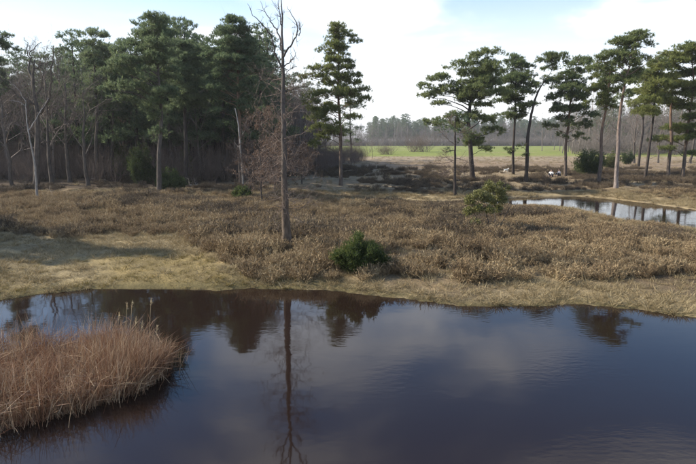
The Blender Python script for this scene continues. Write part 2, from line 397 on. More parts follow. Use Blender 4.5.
mb.add(np.stack([XX, YY, ZZ], -1).reshape(-1, 3), None, np.stack([i*nx+j, i*nx+j+1, (i+1)*nx+j+1, (i+1)*nx+j], 1))
m, t = mat('heath_ground')
at = N(t, 'ShaderNodeAttribute', attribute_name='soil'); geo = N(t, 'ShaderNodeNewGeometry')
n1 = noise(t, 1.3, 8, .65, geo.outputs['Position']); n2 = noise(t, 14, 5, .7, geo.outputs['Position']); n3 = noise(t, .12, 4, .6, geo.outputs['Position'])
c1 = mixc(t, 'MULTIPLY', 1.0, at.outputs['Color'], ramp(t, n1, [(.28, (.5, .48, .46)), (.5, (.95, .95, .95)), (.72, (1.45, 1.4, 1.3))]))
c2 = mixc(t, 'MULTIPLY', 1.0, c1, ramp(t, n2, [(.3, (.6, .58, .56)), (.5, (1, 1, 1)), (.7, (1.35, 1.33, 1.28))]))
c3 = mixc(t, 'MULTIPLY', 1.0, c2, ramp(t, n3, [(.3, (.82, .82, .8)), (.7, (1.15, 1.14, 1.1))]))
b = N(t, 'ShaderNodeBsdfPrincipled', i_Roughness=.95); b.inputs['Specular IOR Level'].default_value = .15; t.links.new(c3, b.inputs['Base Color'])
bp = N(t, 'ShaderNodeBump', i_Strength=.9, i_Distance=.08); t.links.new(n2, bp.inputs['Height']); t.links.new(bp.outputs[0], b.inputs['Normal'])
o = N(t, 'ShaderNodeOutputMaterial'); t.links.new(b.outputs[0], o.inputs[0])
me = mb.mesh('ground', m, True)
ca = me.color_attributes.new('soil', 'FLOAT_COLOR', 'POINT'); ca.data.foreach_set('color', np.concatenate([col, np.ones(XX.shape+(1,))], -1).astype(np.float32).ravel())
tag(link('ground', me), 'brown heath with sandy banks and a green meadow beyond', None, None, 'structure')

# ------------------------------------------------------------------ water (both ponds lie at one level)
def water_sheet(name, label, poly):
    me = bpy.data.meshes.new(name); me.from_pydata([(float(a), float(b_), 0.0) for a, b_ in poly], [], [tuple(range(len(poly)))]); me.update()
    me.materials.append(M['water']); tag(link(name, me), label, None, None, 'structure')
m, t = mat('peat_water'); M['water'] = m
geo = N(t, 'ShaderNodeNewGeometry'); mp = N(t, 'ShaderNodeMapping'); mp.inputs['Scale'].default_value = (1.0, 1.8, 1); t.links.new(geo.outputs['Position'], mp.inputs[0])
n1 = noise(t, 4.5, 3, .5, mp.outputs[0]); n2 = noise(t, .28, 3, .5, geo.outputs['Position']); n4 = noise(t, 1.1, 2, .5, mp.outputs[0])
msk = N(t, 'ShaderNodeMapRange', interpolation_type='SMOOTHSTEP', i_1=.42, i_2=.7, i_3=.04, i_4=1.0); t.links.new(n2, msk.inputs[0])
hh = N(t, 'ShaderNodeMath', operation='MULTIPLY'); t.links.new(n1, hh.inputs[0]); t.links.new(msk.outputs[0], hh.inputs[1])
h2 = N(t, 'ShaderNodeMath', operation='MULTIPLY_ADD', i_1=.5); t.links.new(n4, h2.inputs[0]); t.links.new(hh.outputs[0], h2.inputs[2])
b = N(t, 'ShaderNodeBsdfPrincipled', i_Roughness=.035, i_IOR=1.34); b.inputs['Base Color'].default_value = (.015, .0085, .006, 1)
bp = N(t, 'ShaderNodeBump', i_Strength=.055, i_Distance=.06); t.links.new(h2.outputs[0], bp.inputs['Height']); t.links.new(bp.outputs[0], b.inputs['Normal'])
o = N(t, 'ShaderNodeOutputMaterial'); t.links.new(b.outputs[0], o.inputs[0])
fx = np.concatenate([np.linspace(-60, 60, 241)]); fy = shore_y(fx)+.6
water_sheet('pond', 'dark peaty pond mirroring the sky and the trees', [(-60, -34), (60, -34)]+[(x, y) for x, y in zip(fx[::-1], fy[::-1])])
cen = pond2
def grow(poly, d):
    n = len(poly); out = []
    area = sum(poly[i][0]*poly[(i+1) % n][1]-poly[(i+1) % n][0]*poly[i][1] for i in range(n)); sg = 1 if area > 0 else -1
    for i in range(n):
        e1 = unit(poly[i]-poly[i-1]); e2 = unit(poly[(i+1) % n]-poly[i]); nn = unit(np.array([e1[1]+e2[1], -e1[0]-e2[0]])*sg); out.append(poly[i]+nn*d)
    return out
water_sheet('back_pond', 'narrow second pond behind the heather, bright with sky', grow(pond2, .9))

# ------------------------------------------------------------------ low plants: heather, dry grass, moss
def heather_proto(seed, n=80, H=.36, Rr=.26):
    rg = np.random.default_rng(seed); mb = MB()
    a = rg.random(n)*6.283; r0 = np.sqrt(rg.random(n))*Rr*.55; p = np.stack([np.cos(a)*r0, np.sin(a)*r0, -.05+0*a], 1)
    d = unit(np.stack([np.cos(a)*r0*1.9+rg.normal(0, .13, n), np.sin(a)*r0*1.9+rg.normal(0, .13, n), .42+.1*rg.random(n)], 1))
    L = H*(.55+.6*rg.random(n)); segs(mb, p, p+d*L[:, None]*.8, .006, .003)
    k = n*12; ix = rg.integers(0, n, k); q = p[ix]+d[ix]*(L[ix]*(.3+.7*rg.random(k)))[:, None]
    dd = unit(d[ix]*.7+rg.normal(size=(k, 3))*.65+[0, 0, .25]); blades(mb, q, dd, .04+.06*rg.random(k), .0045+.004*rg.random(k), rg)
    return mb
def grass_proto(seed, n=46, H=.22, Rr=.16, w=.006, bend=.7):
    rg = np.random.default_rng(seed); mb = MB(); a = rg.random(n)*6.283; r0 = np.sqrt(rg.random(n))*Rr
    p = np.stack([np.cos(a)*r0, np.sin(a)*r0, -.03+0*a], 1); d = unit(np.stack([np.cos(a)*.5+rg.normal(0, .3, n), np.sin(a)*.5+rg.normal(0, .3, n), .55+.5*rg.random(n)], 1))
    curved_blades(mb, p, d, H*(.5+.8*rg.random(n)), w*(.7+.6*rg.random(n)), bend*rg.random(n), rg); return mb
pc_heather = protos('heather_clump', [heather_proto(i).mesh('heather_clump', M['heather']) for i in range(5)])
pc_dark = protos('dark_heather_clump', [heather_proto(20+i, 70, .42, .34).mesh('dark_heather_clump', M['heather_dark']) for i in range(4)])
pc_straw = protos('dry_grass_tuft', [grass_proto(40+i).mesh('dry_grass_tuft', M['straw']) for i in range(5)])
pc_moss = protos('moss_grass_tuft', [grass_proto(60+i, 50, .12, .16, .006, .6).mesh('moss_grass_tuft', M['moss']) for i in range(4)])
def field_pts(n, y0, y1, seed, margin=1.08):
    """random places, evenly over the ground the place shows, a little beyond both sides"""
    rg = np.random.default_rng(seed); y = np.sqrt(y0*y0+(y1*y1-y0*y0)*rg.random(n)); x = (rg.random(n)*2-1)*(y*.66*margin+2.5); return x, y, rg
SEATS = [ground_px(551, 176.5), ground_px(559, 176), ground_px(506, 172.5)]
def on_land(x, y): return np.all([np.hypot((x-q[0])/1.2, (y-q[1]+1.0)/3.5) > 1 for q in SEATS], axis=0) & ((y-shore_y(x)) > .12) & (poly_sd(pond2, x, y) > .25)
def keep(x, y, mask):
    x, y = x[mask], y[mask]; return np.stack([x, y, height(x, y)-.01], 1)
x, y, rg = field_pts(17500, 18, 47, 1); z = zone_field(x, y)
dens = (1-z[0])*(1-z[1])*(1-z[3]*.75)*(1-sstep(.5, .7, vnoise(x, y, 2.3))*.75)
main = keep(x, y, on_land(x, y) & (rg.random(len(x)) < dens))
scatter('heather', 'brown winter heather covering the ground between the two ponds', main, pc_heather, 5, .5, 1.6, 11, .22, hum=True)
x, y, rg = field_pts(17000, 46, 96, 2); z = zone_field(x, y)
dens = (1-z[1])*(1-z[4])*(1-z[3]*.8)*(1-z[2]*.75)*sstep(.38, .55, vnoise(x, y, 6.5)*.6+vnoise(x, y, 2.1)*.4)
far = keep(x, y, on_land(x, y) & (rg.random(len(x)) < dens))
# dark patches also among the brown heather
x, y, rg = field_pts(9000, 24, 47, 4); dens = sstep(.50, .68, vnoise(x, y, 4.2)*.6+vnoise(x+31, y, 1.3)*.4); z = zone_field(x, y)
far2 = keep(x, y, on_land(x, y) & (rg.random(len(x)) < dens*(1-z[0])*(1-z[1])*.9))
scatter('dark_heather', 'dark old heather in hummocks under the pines', np.vstack([far, far2]), pc_dark, 4, .75, 1.5, 12, .2, hum=True)
x, y, rg = field_pts(52000, 15, 50, 3); z = zone_field(x, y); n3v = vnoise(x, y, 2.7)
dens = np.clip(.30+z[0]*.62+z[1]*.8+z[3]*.55, 0, 1)*(.35+.65*sstep(.3, .6, n3v))
mo = sstep(.35, .6, vnoise(x, y, 4.4))*sstep(2, -6, x)*z[0]*(1-sstep(3, 6, y-shore_y(x)))
sel = on_land(x, y) & (rg.random(len(x)) < dens); ismoss = rg.random(len(x)) < mo*.85
scatter('dry_grass', 'straw coloured dry grass along the banks and between the heather', keep(x, y, sel & ~ismoss), pc_straw, 5, .55, 1.35, 13)
scatter('mossy_grass', 'low yellow green mossy grass on the left bank', keep(x, y, sel & ismoss), pc_moss, 4, .7, 1.3, 14)
x, y, rg = field_pts(9000, 50, 150, 5); z = zone_field(x, y); dens = (z[1]+.5*z[3]+.35*z[4]+.15)*(.3+.7*vnoise(x, y, 3))
scatter('far_dry_grass', 'pale dry grass behind the second pond', keep(x, y, on_land(x, y) & (rg.random(len(x)) < dens)), pc_straw, 5, .9, 2.0, 15)

# ------------------------------------------------------------------ reed bed
def reed_bed():
    rg = np.random.default_rng(31); n = 21000; px_ = rg.random(n)*280-115
    near = np.interp(px_, [-120, 0, 60, 100, 140, 154, 164], [444, 432, 418, 407, 392, 383, 370]); far_ = np.interp(px_, [-120, 0, 60, 120, 145, 158, 164], [352, 350, 350, 350, 353, 358, 364])
    q = rg.random(n); py_ = near+(far_-near)*q
    jit = rg.normal(0, 1, (n, 2))*np.where(rg.random(n) < .25, .2, .05)[:, None]; pos = np.array([G(a, b_, 0.)[:2] for a, b_ in zip(px_, py_)])+jit; ok = vnoise(pos[:, 0], pos[:, 1], .55)+.25*rg.random(n) > .28
    pos = pos[ok]; n = len(pos); px_ = px_[ok]
    clump = vnoise(pos[:, 0], pos[:, 1], .8)
    p = np.concatenate([pos, -.05*np.ones((n, 1))], 1)
    lean = np.stack([.06+.3*(vnoise(pos[:, 0], pos[:, 1], .7)-.5)+rg.normal(0, .2, n), .3*(vnoise(pos[:, 0]+9, pos[:, 1], .7)-.5)+rg.normal(0, .2, n), np.ones(n)], 1)
    edge = np.interp(px_, [-120, 120, 172], [1, 1, .72])
    mb = MB(); curved_blades(mb, p, unit(lean), (.30+.45*clump+.62*rg.random(n)**2)*edge, .0032+.003*rg.random(n), .5*rg.random(n)**2.5, rg, 4)
    # broken, fallen blades low in the bed
    k = 5000; ix = rg.integers(0, n, k); a = rg.random(k)*6.283
    d = unit(np.stack([np.cos(a), np.sin(a), .15+.5*rg.random(k)], 1)); q = p[ix]+np.stack([0*a, 0*a, .08+.4*rg.random(k)], 1)
    curved_blades(mb, q, d, .25+.4*rg.random(k), .004+.003*rg.random(k), .4*rg.random(k), rg, 3)
    return mb
tag(link('reed_bed', reed_bed().mesh('reed_bed', M['reed'])), 'dense rust brown reed bed standing in the near left of the pond', None, None, 'stuff')
def reed_stalk(px_, top, base, seed, label):
    rg = np.random.default_rng(seed); b0 = G(px_-3, base, 0.); tp = P(px_, top, b0[1]); e = empty('reed_stalk', b0, label, 'reed', 'tall reed stalks')
    h = tp-b0; pts = np.array([[0, 0, -.1], h*.35+[.01, 0, 0], h*.7, h]); mb = MB(); tube(mb, resample(pts, 6), np.linspace(.007, .003, 6), 5)
    link('stem', mb.mesh('stem', M['reed_pale']), e)
    mb = MB(); k = 26; q = np.linspace(0, 1, k); p = h-unit(h)*(q*.17)[:, None]; d = unit(rg.normal(size=(k, 3))*.4+unit(h)*.8+[.3, 0, 0]); blades(mb, p, d, .05+.03*rg.random(k), np.full(k, .006), rg)
    link('seed_head', mb.mesh('seed_head', M['reed_pale']), e)
    mb = MB(); k = 3; p = h*np.array([[.3], [.5], [.65]]); d = unit(np.stack([rg.normal(0, .5, k), rg.normal(0, .4, k), np.ones(k)], 1)); curved_blades(mb, p, d, .35, .006, .6, rg, 4)
    link('leaf', mb.mesh('leaf', M['reed']), e)
for k_, (a, b_, c_, lab) in enumerate([(119, 313, 357, 'leftmost of the tall pale reed stalks above the reed bed'), (127, 303, 357, 'tallest pale reed stalk on the left of the stalk cluster'),
        (132, 302, 356, 'pale reed stalk second from left among the tallest'), (136, 318, 358, 'short pale reed stalk in the middle of the stalk cluster'),
        (142, 322, 358, 'lowest pale reed stalk right of the middle of the cluster'), (151, 299, 357, 'tall pale reed stalk standing apart near the bed\'s right end'),
        (157, 326, 359, 'short pale reed stalk farthest right in the reed bed')]): reed_stalk(a, b_, c_, 300+k_, lab)

# ------------------------------------------------------------------ trees
def twigs(P0, D, L, r, rg, levels, nchild, mb, spread=.8, up=.25, ratio=.55, nseg=3, wander=.22, leafsink=None, sides=3):
    """grow bare twigs from many starts at once, level by level"""
    P0, D, L, r = [np.asarray(a_, float) for a_ in (P0, D, L, r)]
    for lv in range(levels):
        k = len(P0)
        if k == 0: return
        pts = [P0]; d = D.copy(); rads = [r]
        for s in range(nseg):
            d = unit(d+rg.normal(size=(k, 3))*wander+np.array([0, 0, up*.3])); pts.append(pts[-1]+d*(L/nseg)[:, None]); rads.append(r*(1-.75*(s+1)/nseg))
        for s in range(nseg): segs(mb, pts[s], pts[s+1], rads[s], rads[s+1], sides)
        pts = np.stack(pts, 1)
        if leafsink is not None and lv >= levels-2: leafsink.append(pts[:, 1:].reshape(-1, 3))
        if lv == levels-1: break
        m_ = nchild[lv]; q = np.sort(.25+.75*rg.random((k, m_)), 1)*nseg; i0 = np.minimum(q.astype(int), nseg-1); fr = (q-i0)[..., None]
        A = np.take_along_axis(pts, i0[..., None].repeat(3, 2), 1); B = np.take_along_axis(pts, (i0+1)[..., None].repeat(3, 2), 1)
        P1 = (A*(1-fr)+B*fr).reshape(-1, 3); T = unit((B-A).reshape(-1, 3))
        D = unit(T*.75+rg.normal(size=T.shape)*spread+np.array([0, 0, up])); L = (np.repeat(L, m_)*ratio*(.6+.7*rg.random(k*m_)))
        r = np.maximum(np.repeat(r, m_)*.5, .005); P0 = P1
def limb(mb, pts, r0, r1, rg, n=8, k=None, wob=.03):
    k = k or max(5, len(pts)*3); q = resample(pts, k); q[1:-1] += rg.normal(size=(k-2, 3))*wob
    tube(mb, q, np.linspace(r0, r1, k), n, True, .22, rg); return q
def needle_pads(pads, rg, dens=26, K=11, size=1.0):
    mb = MB(); allp = []; alld = []
    for (c, rx, ry, rz) in pads:
        m_ = max(5, int(4.2*rx*ry*3.1)); d = unit(rg.normal(size=(m_, 3))+[0, 0, .55]); d[:, 2] = np.where(d[:, 2] < -.3, -d[:, 2], d[:, 2])
        cc = c+d*(.45+.55*rg.random((m_, 1)))*[rx, ry, rz]
        n = int(dens*rx*ry*3.1); ix = rg.integers(0, m_, n); p = cc[ix]+rg.normal(size=(n, 3))*[.17, .17, .09]
        allp.append(p); alld.append(unit((p-c)/[rx, ry, rz]*.7+[0, 0, .75]+rg.normal(size=(n, 3))*.35))
    p = np.concatenate(allp); d = np.concatenate(alld); n = len(p)
    pp = np.repeat(p, K, 0)+rg.normal(size=(n*K, 3))*.03; dd = unit(np.repeat(d, K, 0)+rg.normal(size=(n*K, 3))*.75)
    blades(mb, pp, dd, (.17+.15*rg.random(n*K))*size, (.015+.015*rg.random(n*K))*size, rg); return mb
def pine(label, base, trunk, pads, seed, r0, needle='pine', bk='bark_pine', fill=1.3, group=None, dens=36, bare=0, name='pine_tree', zoff=0, extra_pads=(), Y=None):
    rg = np.random.default_rng(seed); b0 = ground_px(*base) if Y is None else None
    if b0 is None: b0 = P(base[0], base[1], Y); b0[2] = hz_at(b0[0], b0[1])
    Yb = b0[1]; e = empty(name, b0, label, 'tree', group)
    loc = lambda q: P(q[0], q[1], Yb)-b0
    tp = np.array([[0, 0, -.35]]+[[0, 0, 0.0]]+[loc(q) for q in trunk]); s = Yb/F_PX/cp
    k = 26; tq = resample(tp, k); ph = rg.random(4)*6; zz_ = tq[:, 2]
    tq[:, 1] += .16*np.sin(zz_*.45+ph[0])*sstep(1, 5, zz_)+.05*np.sin(zz_*1.3+ph[1]); tq[:, 0] += .05*np.sin(zz_*.9+ph[2])*sstep(1, 4, zz_)
    rad = .74*r0*np.interp(np.linspace(0, 1, k), [0, .03, .1, .5, .85, 1], [1.45, 1.22, 1, .74, .38, .10])
    mb = MB(); tube(mb, tq, rad, 12, True, .12, rg); link('trunk', mb.mesh('trunk', M[bk], True), e)
    tx = lambda z_: np.array([np.interp(z_, zz_, tq[:, i_]) for i_ in range(3)])
    full = []
    for (a, b_, rx, rz) in pads:
        c = loc((a, b_)); ax = tx(c[2]); off = c[0]-ax[0]; w = rx*s*1.38; h_ = max(rz*s*1.45, .35)
        full.append((np.array([c[0], ax[1]+rg.normal(0, .35*w+.15), c[2]]), w, w*.9, h_))
        nf = int(fill)+(rg.random() < fill-int(fill))
        for q in range(nf):
            ang = rg.choice([-1, 1])*(.5+1.9*rg.random()); rr = max(abs(off), w*.9)*(.45+.5*rg.random())
            sg = 1 if off >= 0 else -1; w2 = w*(.7+.35*rg.random())
            full.append((np.array([ax[0]+sg*math.cos(ang)*rr, ax[1]+math.sin(ang)*rr, c[2]+rg.normal(0, .5)]), w2, w2, h_*(.8+.3*rg.random())))
    for (c, w, w2, h_) in full:
        L_ = math.hypot(c[0]-tx(c[2])[0], c[1]-tx(c[2])[1]); zb = min(max(c[2]-.28*L_-.15, 1.2), zz_[-1]-.05); st = tx(zb); mid = st*.5+c*.5+np.array([0, 0, .10*L_])
        br = MB(); q_ = limb(br, [st, mid, c], .020+.013*L_, .014, rg, 5, 6, .05); P0 = []; D0 = []; L0 = []; r_ = []
        for q in range(5):
            f = q_[3] if q < 2 else q_[5]; tgt = c+unit(rg.normal(size=3)+[0, 0, .5])*[w, w2, h_]*.8; P0.append(f); D0.append(unit(tgt-f)); L0.append(np.linalg.norm(tgt-f)+.1); r_.append(.013)
        twigs(P0, D0, L0, r_, rg, 2, [3], br, .6, .2); link('branch', br.mesh('branch', M[bk], True), e)
    for q in range(bare):                        # dead snags on the lower stem
        zb = zz_[-1]*(.15+.45*rg.random()); st = tx(zb); an = rg.random()*6.283; br = MB()
        twigs([st], [unit(np.array([math.cos(an), math.sin(an), rg.normal(.1, .25)]))], [.5+1.5*rg.random()], [.022], rg, 2, [4], br, .6, .2); link('dead_branch', br.mesh('dead_branch', M[bk], True), e)
    link('crown', needle_pads(full, rg, dens).mesh('crown', M[needle]), e)
    return e

RG = 'pines standing behind the second pond'
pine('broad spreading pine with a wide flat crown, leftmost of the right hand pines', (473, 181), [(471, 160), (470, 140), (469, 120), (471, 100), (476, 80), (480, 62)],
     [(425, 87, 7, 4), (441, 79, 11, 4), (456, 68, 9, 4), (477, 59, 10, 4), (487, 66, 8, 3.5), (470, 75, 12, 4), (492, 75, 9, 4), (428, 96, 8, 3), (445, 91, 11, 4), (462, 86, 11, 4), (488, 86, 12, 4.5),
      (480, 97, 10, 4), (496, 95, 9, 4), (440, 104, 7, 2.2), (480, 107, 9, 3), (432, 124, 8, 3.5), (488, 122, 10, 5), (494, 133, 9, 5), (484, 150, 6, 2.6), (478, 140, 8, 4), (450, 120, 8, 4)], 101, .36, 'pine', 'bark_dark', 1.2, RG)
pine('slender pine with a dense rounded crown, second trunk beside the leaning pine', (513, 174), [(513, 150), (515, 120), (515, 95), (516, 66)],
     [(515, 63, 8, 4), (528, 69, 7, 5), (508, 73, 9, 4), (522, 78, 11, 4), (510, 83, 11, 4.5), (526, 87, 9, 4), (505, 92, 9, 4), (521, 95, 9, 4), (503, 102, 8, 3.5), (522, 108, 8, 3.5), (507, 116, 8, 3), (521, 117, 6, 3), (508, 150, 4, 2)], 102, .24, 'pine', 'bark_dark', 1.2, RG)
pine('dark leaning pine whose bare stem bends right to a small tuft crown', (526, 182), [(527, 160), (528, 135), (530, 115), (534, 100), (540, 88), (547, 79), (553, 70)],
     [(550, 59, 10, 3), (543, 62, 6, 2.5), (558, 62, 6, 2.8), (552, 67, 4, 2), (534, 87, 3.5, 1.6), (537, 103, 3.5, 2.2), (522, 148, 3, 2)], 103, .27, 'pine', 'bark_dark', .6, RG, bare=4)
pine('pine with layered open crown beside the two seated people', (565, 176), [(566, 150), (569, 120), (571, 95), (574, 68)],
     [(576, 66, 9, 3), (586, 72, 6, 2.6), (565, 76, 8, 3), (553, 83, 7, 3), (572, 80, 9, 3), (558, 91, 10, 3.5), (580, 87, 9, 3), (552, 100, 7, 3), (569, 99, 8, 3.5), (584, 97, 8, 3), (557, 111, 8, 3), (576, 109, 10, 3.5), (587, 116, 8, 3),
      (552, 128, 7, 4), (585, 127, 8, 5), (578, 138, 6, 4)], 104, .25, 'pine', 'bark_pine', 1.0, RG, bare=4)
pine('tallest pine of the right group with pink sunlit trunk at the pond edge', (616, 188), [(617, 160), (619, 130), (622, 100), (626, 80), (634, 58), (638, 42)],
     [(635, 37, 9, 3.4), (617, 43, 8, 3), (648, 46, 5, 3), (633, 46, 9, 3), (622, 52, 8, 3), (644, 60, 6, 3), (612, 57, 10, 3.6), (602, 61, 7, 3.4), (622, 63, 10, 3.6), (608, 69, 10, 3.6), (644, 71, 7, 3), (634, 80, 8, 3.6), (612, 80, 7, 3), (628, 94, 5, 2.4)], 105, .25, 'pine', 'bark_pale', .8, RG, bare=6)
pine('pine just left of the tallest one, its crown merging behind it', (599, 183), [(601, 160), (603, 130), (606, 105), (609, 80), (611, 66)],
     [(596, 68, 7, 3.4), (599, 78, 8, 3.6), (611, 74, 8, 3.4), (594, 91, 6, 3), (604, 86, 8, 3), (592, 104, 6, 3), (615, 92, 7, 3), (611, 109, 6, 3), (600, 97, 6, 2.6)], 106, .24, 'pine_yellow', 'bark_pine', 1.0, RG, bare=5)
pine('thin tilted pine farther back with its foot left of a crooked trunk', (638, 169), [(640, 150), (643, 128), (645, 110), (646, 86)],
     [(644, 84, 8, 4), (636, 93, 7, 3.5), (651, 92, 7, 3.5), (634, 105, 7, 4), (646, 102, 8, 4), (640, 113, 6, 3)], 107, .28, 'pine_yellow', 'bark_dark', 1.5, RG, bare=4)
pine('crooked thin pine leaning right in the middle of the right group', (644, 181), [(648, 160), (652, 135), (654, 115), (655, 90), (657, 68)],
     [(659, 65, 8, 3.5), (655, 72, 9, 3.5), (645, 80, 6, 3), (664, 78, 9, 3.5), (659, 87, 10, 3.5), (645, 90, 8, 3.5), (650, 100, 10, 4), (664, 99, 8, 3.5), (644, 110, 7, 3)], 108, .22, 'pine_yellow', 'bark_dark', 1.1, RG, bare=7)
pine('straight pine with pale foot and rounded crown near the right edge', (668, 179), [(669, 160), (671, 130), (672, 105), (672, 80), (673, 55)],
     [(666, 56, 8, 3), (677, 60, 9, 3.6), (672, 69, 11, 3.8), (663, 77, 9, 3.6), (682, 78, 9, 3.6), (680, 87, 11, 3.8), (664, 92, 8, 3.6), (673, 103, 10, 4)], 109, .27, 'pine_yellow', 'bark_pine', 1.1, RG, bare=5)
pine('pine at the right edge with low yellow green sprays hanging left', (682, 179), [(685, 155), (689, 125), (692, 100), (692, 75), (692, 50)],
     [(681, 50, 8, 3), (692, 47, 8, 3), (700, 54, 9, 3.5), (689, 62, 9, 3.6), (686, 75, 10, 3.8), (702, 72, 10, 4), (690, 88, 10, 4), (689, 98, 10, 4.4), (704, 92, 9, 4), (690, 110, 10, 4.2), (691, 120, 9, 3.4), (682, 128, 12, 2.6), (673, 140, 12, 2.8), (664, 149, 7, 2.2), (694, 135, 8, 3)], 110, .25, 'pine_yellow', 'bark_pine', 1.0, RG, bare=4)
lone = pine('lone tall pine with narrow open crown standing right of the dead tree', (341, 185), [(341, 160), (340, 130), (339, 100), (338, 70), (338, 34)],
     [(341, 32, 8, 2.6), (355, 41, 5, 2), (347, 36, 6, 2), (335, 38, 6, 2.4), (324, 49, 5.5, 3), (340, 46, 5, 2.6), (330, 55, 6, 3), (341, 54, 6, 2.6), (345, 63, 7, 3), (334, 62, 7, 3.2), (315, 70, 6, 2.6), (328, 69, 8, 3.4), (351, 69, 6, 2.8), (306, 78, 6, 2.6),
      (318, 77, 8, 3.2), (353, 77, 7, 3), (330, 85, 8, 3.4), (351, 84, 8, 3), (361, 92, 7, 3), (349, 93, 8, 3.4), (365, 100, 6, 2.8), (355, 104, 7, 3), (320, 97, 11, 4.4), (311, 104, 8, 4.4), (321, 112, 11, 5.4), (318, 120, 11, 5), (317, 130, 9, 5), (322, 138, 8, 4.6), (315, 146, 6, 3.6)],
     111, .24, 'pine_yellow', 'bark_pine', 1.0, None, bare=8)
pine('short dark pine behind the lone pine, at the start of the meadow', (352, 160), [(351, 145), (350, 120), (350, 100)],
     [(352, 100, 7, 4), (360, 108, 6, 3.4), (344, 108, 6, 3.4), (358, 119, 5, 3), (346, 120, 5, 3), (359, 130, 5, 3), (347, 133, 5, 3), (358, 142, 4, 2.4)], 112, .28, 'pine_dark', 'bark_dark', 1.0, None, dens=16)

LG = 'pines at the edge of the left wood'
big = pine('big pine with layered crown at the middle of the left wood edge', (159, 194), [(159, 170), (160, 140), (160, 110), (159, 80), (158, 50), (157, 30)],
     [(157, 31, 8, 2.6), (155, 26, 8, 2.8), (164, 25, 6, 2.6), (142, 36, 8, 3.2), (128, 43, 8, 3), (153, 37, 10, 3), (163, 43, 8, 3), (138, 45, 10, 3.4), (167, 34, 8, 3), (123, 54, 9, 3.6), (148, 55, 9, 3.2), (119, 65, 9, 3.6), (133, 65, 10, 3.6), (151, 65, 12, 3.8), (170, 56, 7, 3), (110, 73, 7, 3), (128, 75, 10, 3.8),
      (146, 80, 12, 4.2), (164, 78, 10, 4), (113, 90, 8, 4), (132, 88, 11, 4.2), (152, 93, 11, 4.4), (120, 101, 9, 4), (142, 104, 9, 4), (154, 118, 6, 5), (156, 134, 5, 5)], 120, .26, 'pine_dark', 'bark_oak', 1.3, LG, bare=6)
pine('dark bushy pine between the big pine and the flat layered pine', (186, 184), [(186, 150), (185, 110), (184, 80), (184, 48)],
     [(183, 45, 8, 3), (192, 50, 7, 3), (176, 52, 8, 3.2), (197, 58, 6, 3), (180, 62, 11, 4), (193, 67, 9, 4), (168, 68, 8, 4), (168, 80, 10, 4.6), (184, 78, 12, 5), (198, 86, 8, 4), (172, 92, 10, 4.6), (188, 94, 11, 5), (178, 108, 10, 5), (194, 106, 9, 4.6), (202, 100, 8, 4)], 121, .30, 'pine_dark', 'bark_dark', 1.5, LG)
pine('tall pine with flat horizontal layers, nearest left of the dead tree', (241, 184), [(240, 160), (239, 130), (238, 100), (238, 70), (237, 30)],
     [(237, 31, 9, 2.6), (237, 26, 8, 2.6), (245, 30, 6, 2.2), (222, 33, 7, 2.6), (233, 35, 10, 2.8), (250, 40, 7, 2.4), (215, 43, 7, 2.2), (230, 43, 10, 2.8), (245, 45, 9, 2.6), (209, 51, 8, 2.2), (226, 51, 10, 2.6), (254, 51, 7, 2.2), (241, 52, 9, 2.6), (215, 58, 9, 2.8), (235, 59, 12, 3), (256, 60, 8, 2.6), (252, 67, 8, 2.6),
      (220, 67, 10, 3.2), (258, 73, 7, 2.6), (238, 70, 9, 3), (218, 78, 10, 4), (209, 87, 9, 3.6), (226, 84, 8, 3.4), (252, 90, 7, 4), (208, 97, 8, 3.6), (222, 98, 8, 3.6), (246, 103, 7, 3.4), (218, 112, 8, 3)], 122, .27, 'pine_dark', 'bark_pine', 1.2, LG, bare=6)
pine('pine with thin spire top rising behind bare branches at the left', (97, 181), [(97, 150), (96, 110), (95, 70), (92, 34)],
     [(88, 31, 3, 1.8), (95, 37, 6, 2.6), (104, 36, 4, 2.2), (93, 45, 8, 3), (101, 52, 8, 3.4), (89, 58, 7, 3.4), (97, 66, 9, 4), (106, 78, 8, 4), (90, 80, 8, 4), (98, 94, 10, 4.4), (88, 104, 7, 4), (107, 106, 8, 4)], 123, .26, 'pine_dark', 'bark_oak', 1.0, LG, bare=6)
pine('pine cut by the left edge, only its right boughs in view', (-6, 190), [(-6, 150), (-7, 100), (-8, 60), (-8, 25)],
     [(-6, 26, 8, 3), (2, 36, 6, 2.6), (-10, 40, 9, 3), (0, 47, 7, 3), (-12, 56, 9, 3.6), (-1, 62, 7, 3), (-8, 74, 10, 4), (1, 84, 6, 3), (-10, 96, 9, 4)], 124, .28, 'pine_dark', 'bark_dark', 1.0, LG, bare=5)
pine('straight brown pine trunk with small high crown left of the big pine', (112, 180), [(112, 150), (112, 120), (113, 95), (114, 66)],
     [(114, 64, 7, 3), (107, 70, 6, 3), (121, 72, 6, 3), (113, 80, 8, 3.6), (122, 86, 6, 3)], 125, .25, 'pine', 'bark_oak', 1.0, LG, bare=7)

# the shade on the left bank comes from trees left of the picture
def off_pine(x, y, src, rz, sc, label): return copy_tree(src, (x, y, hz_at(x, y)), rz, sc, label)

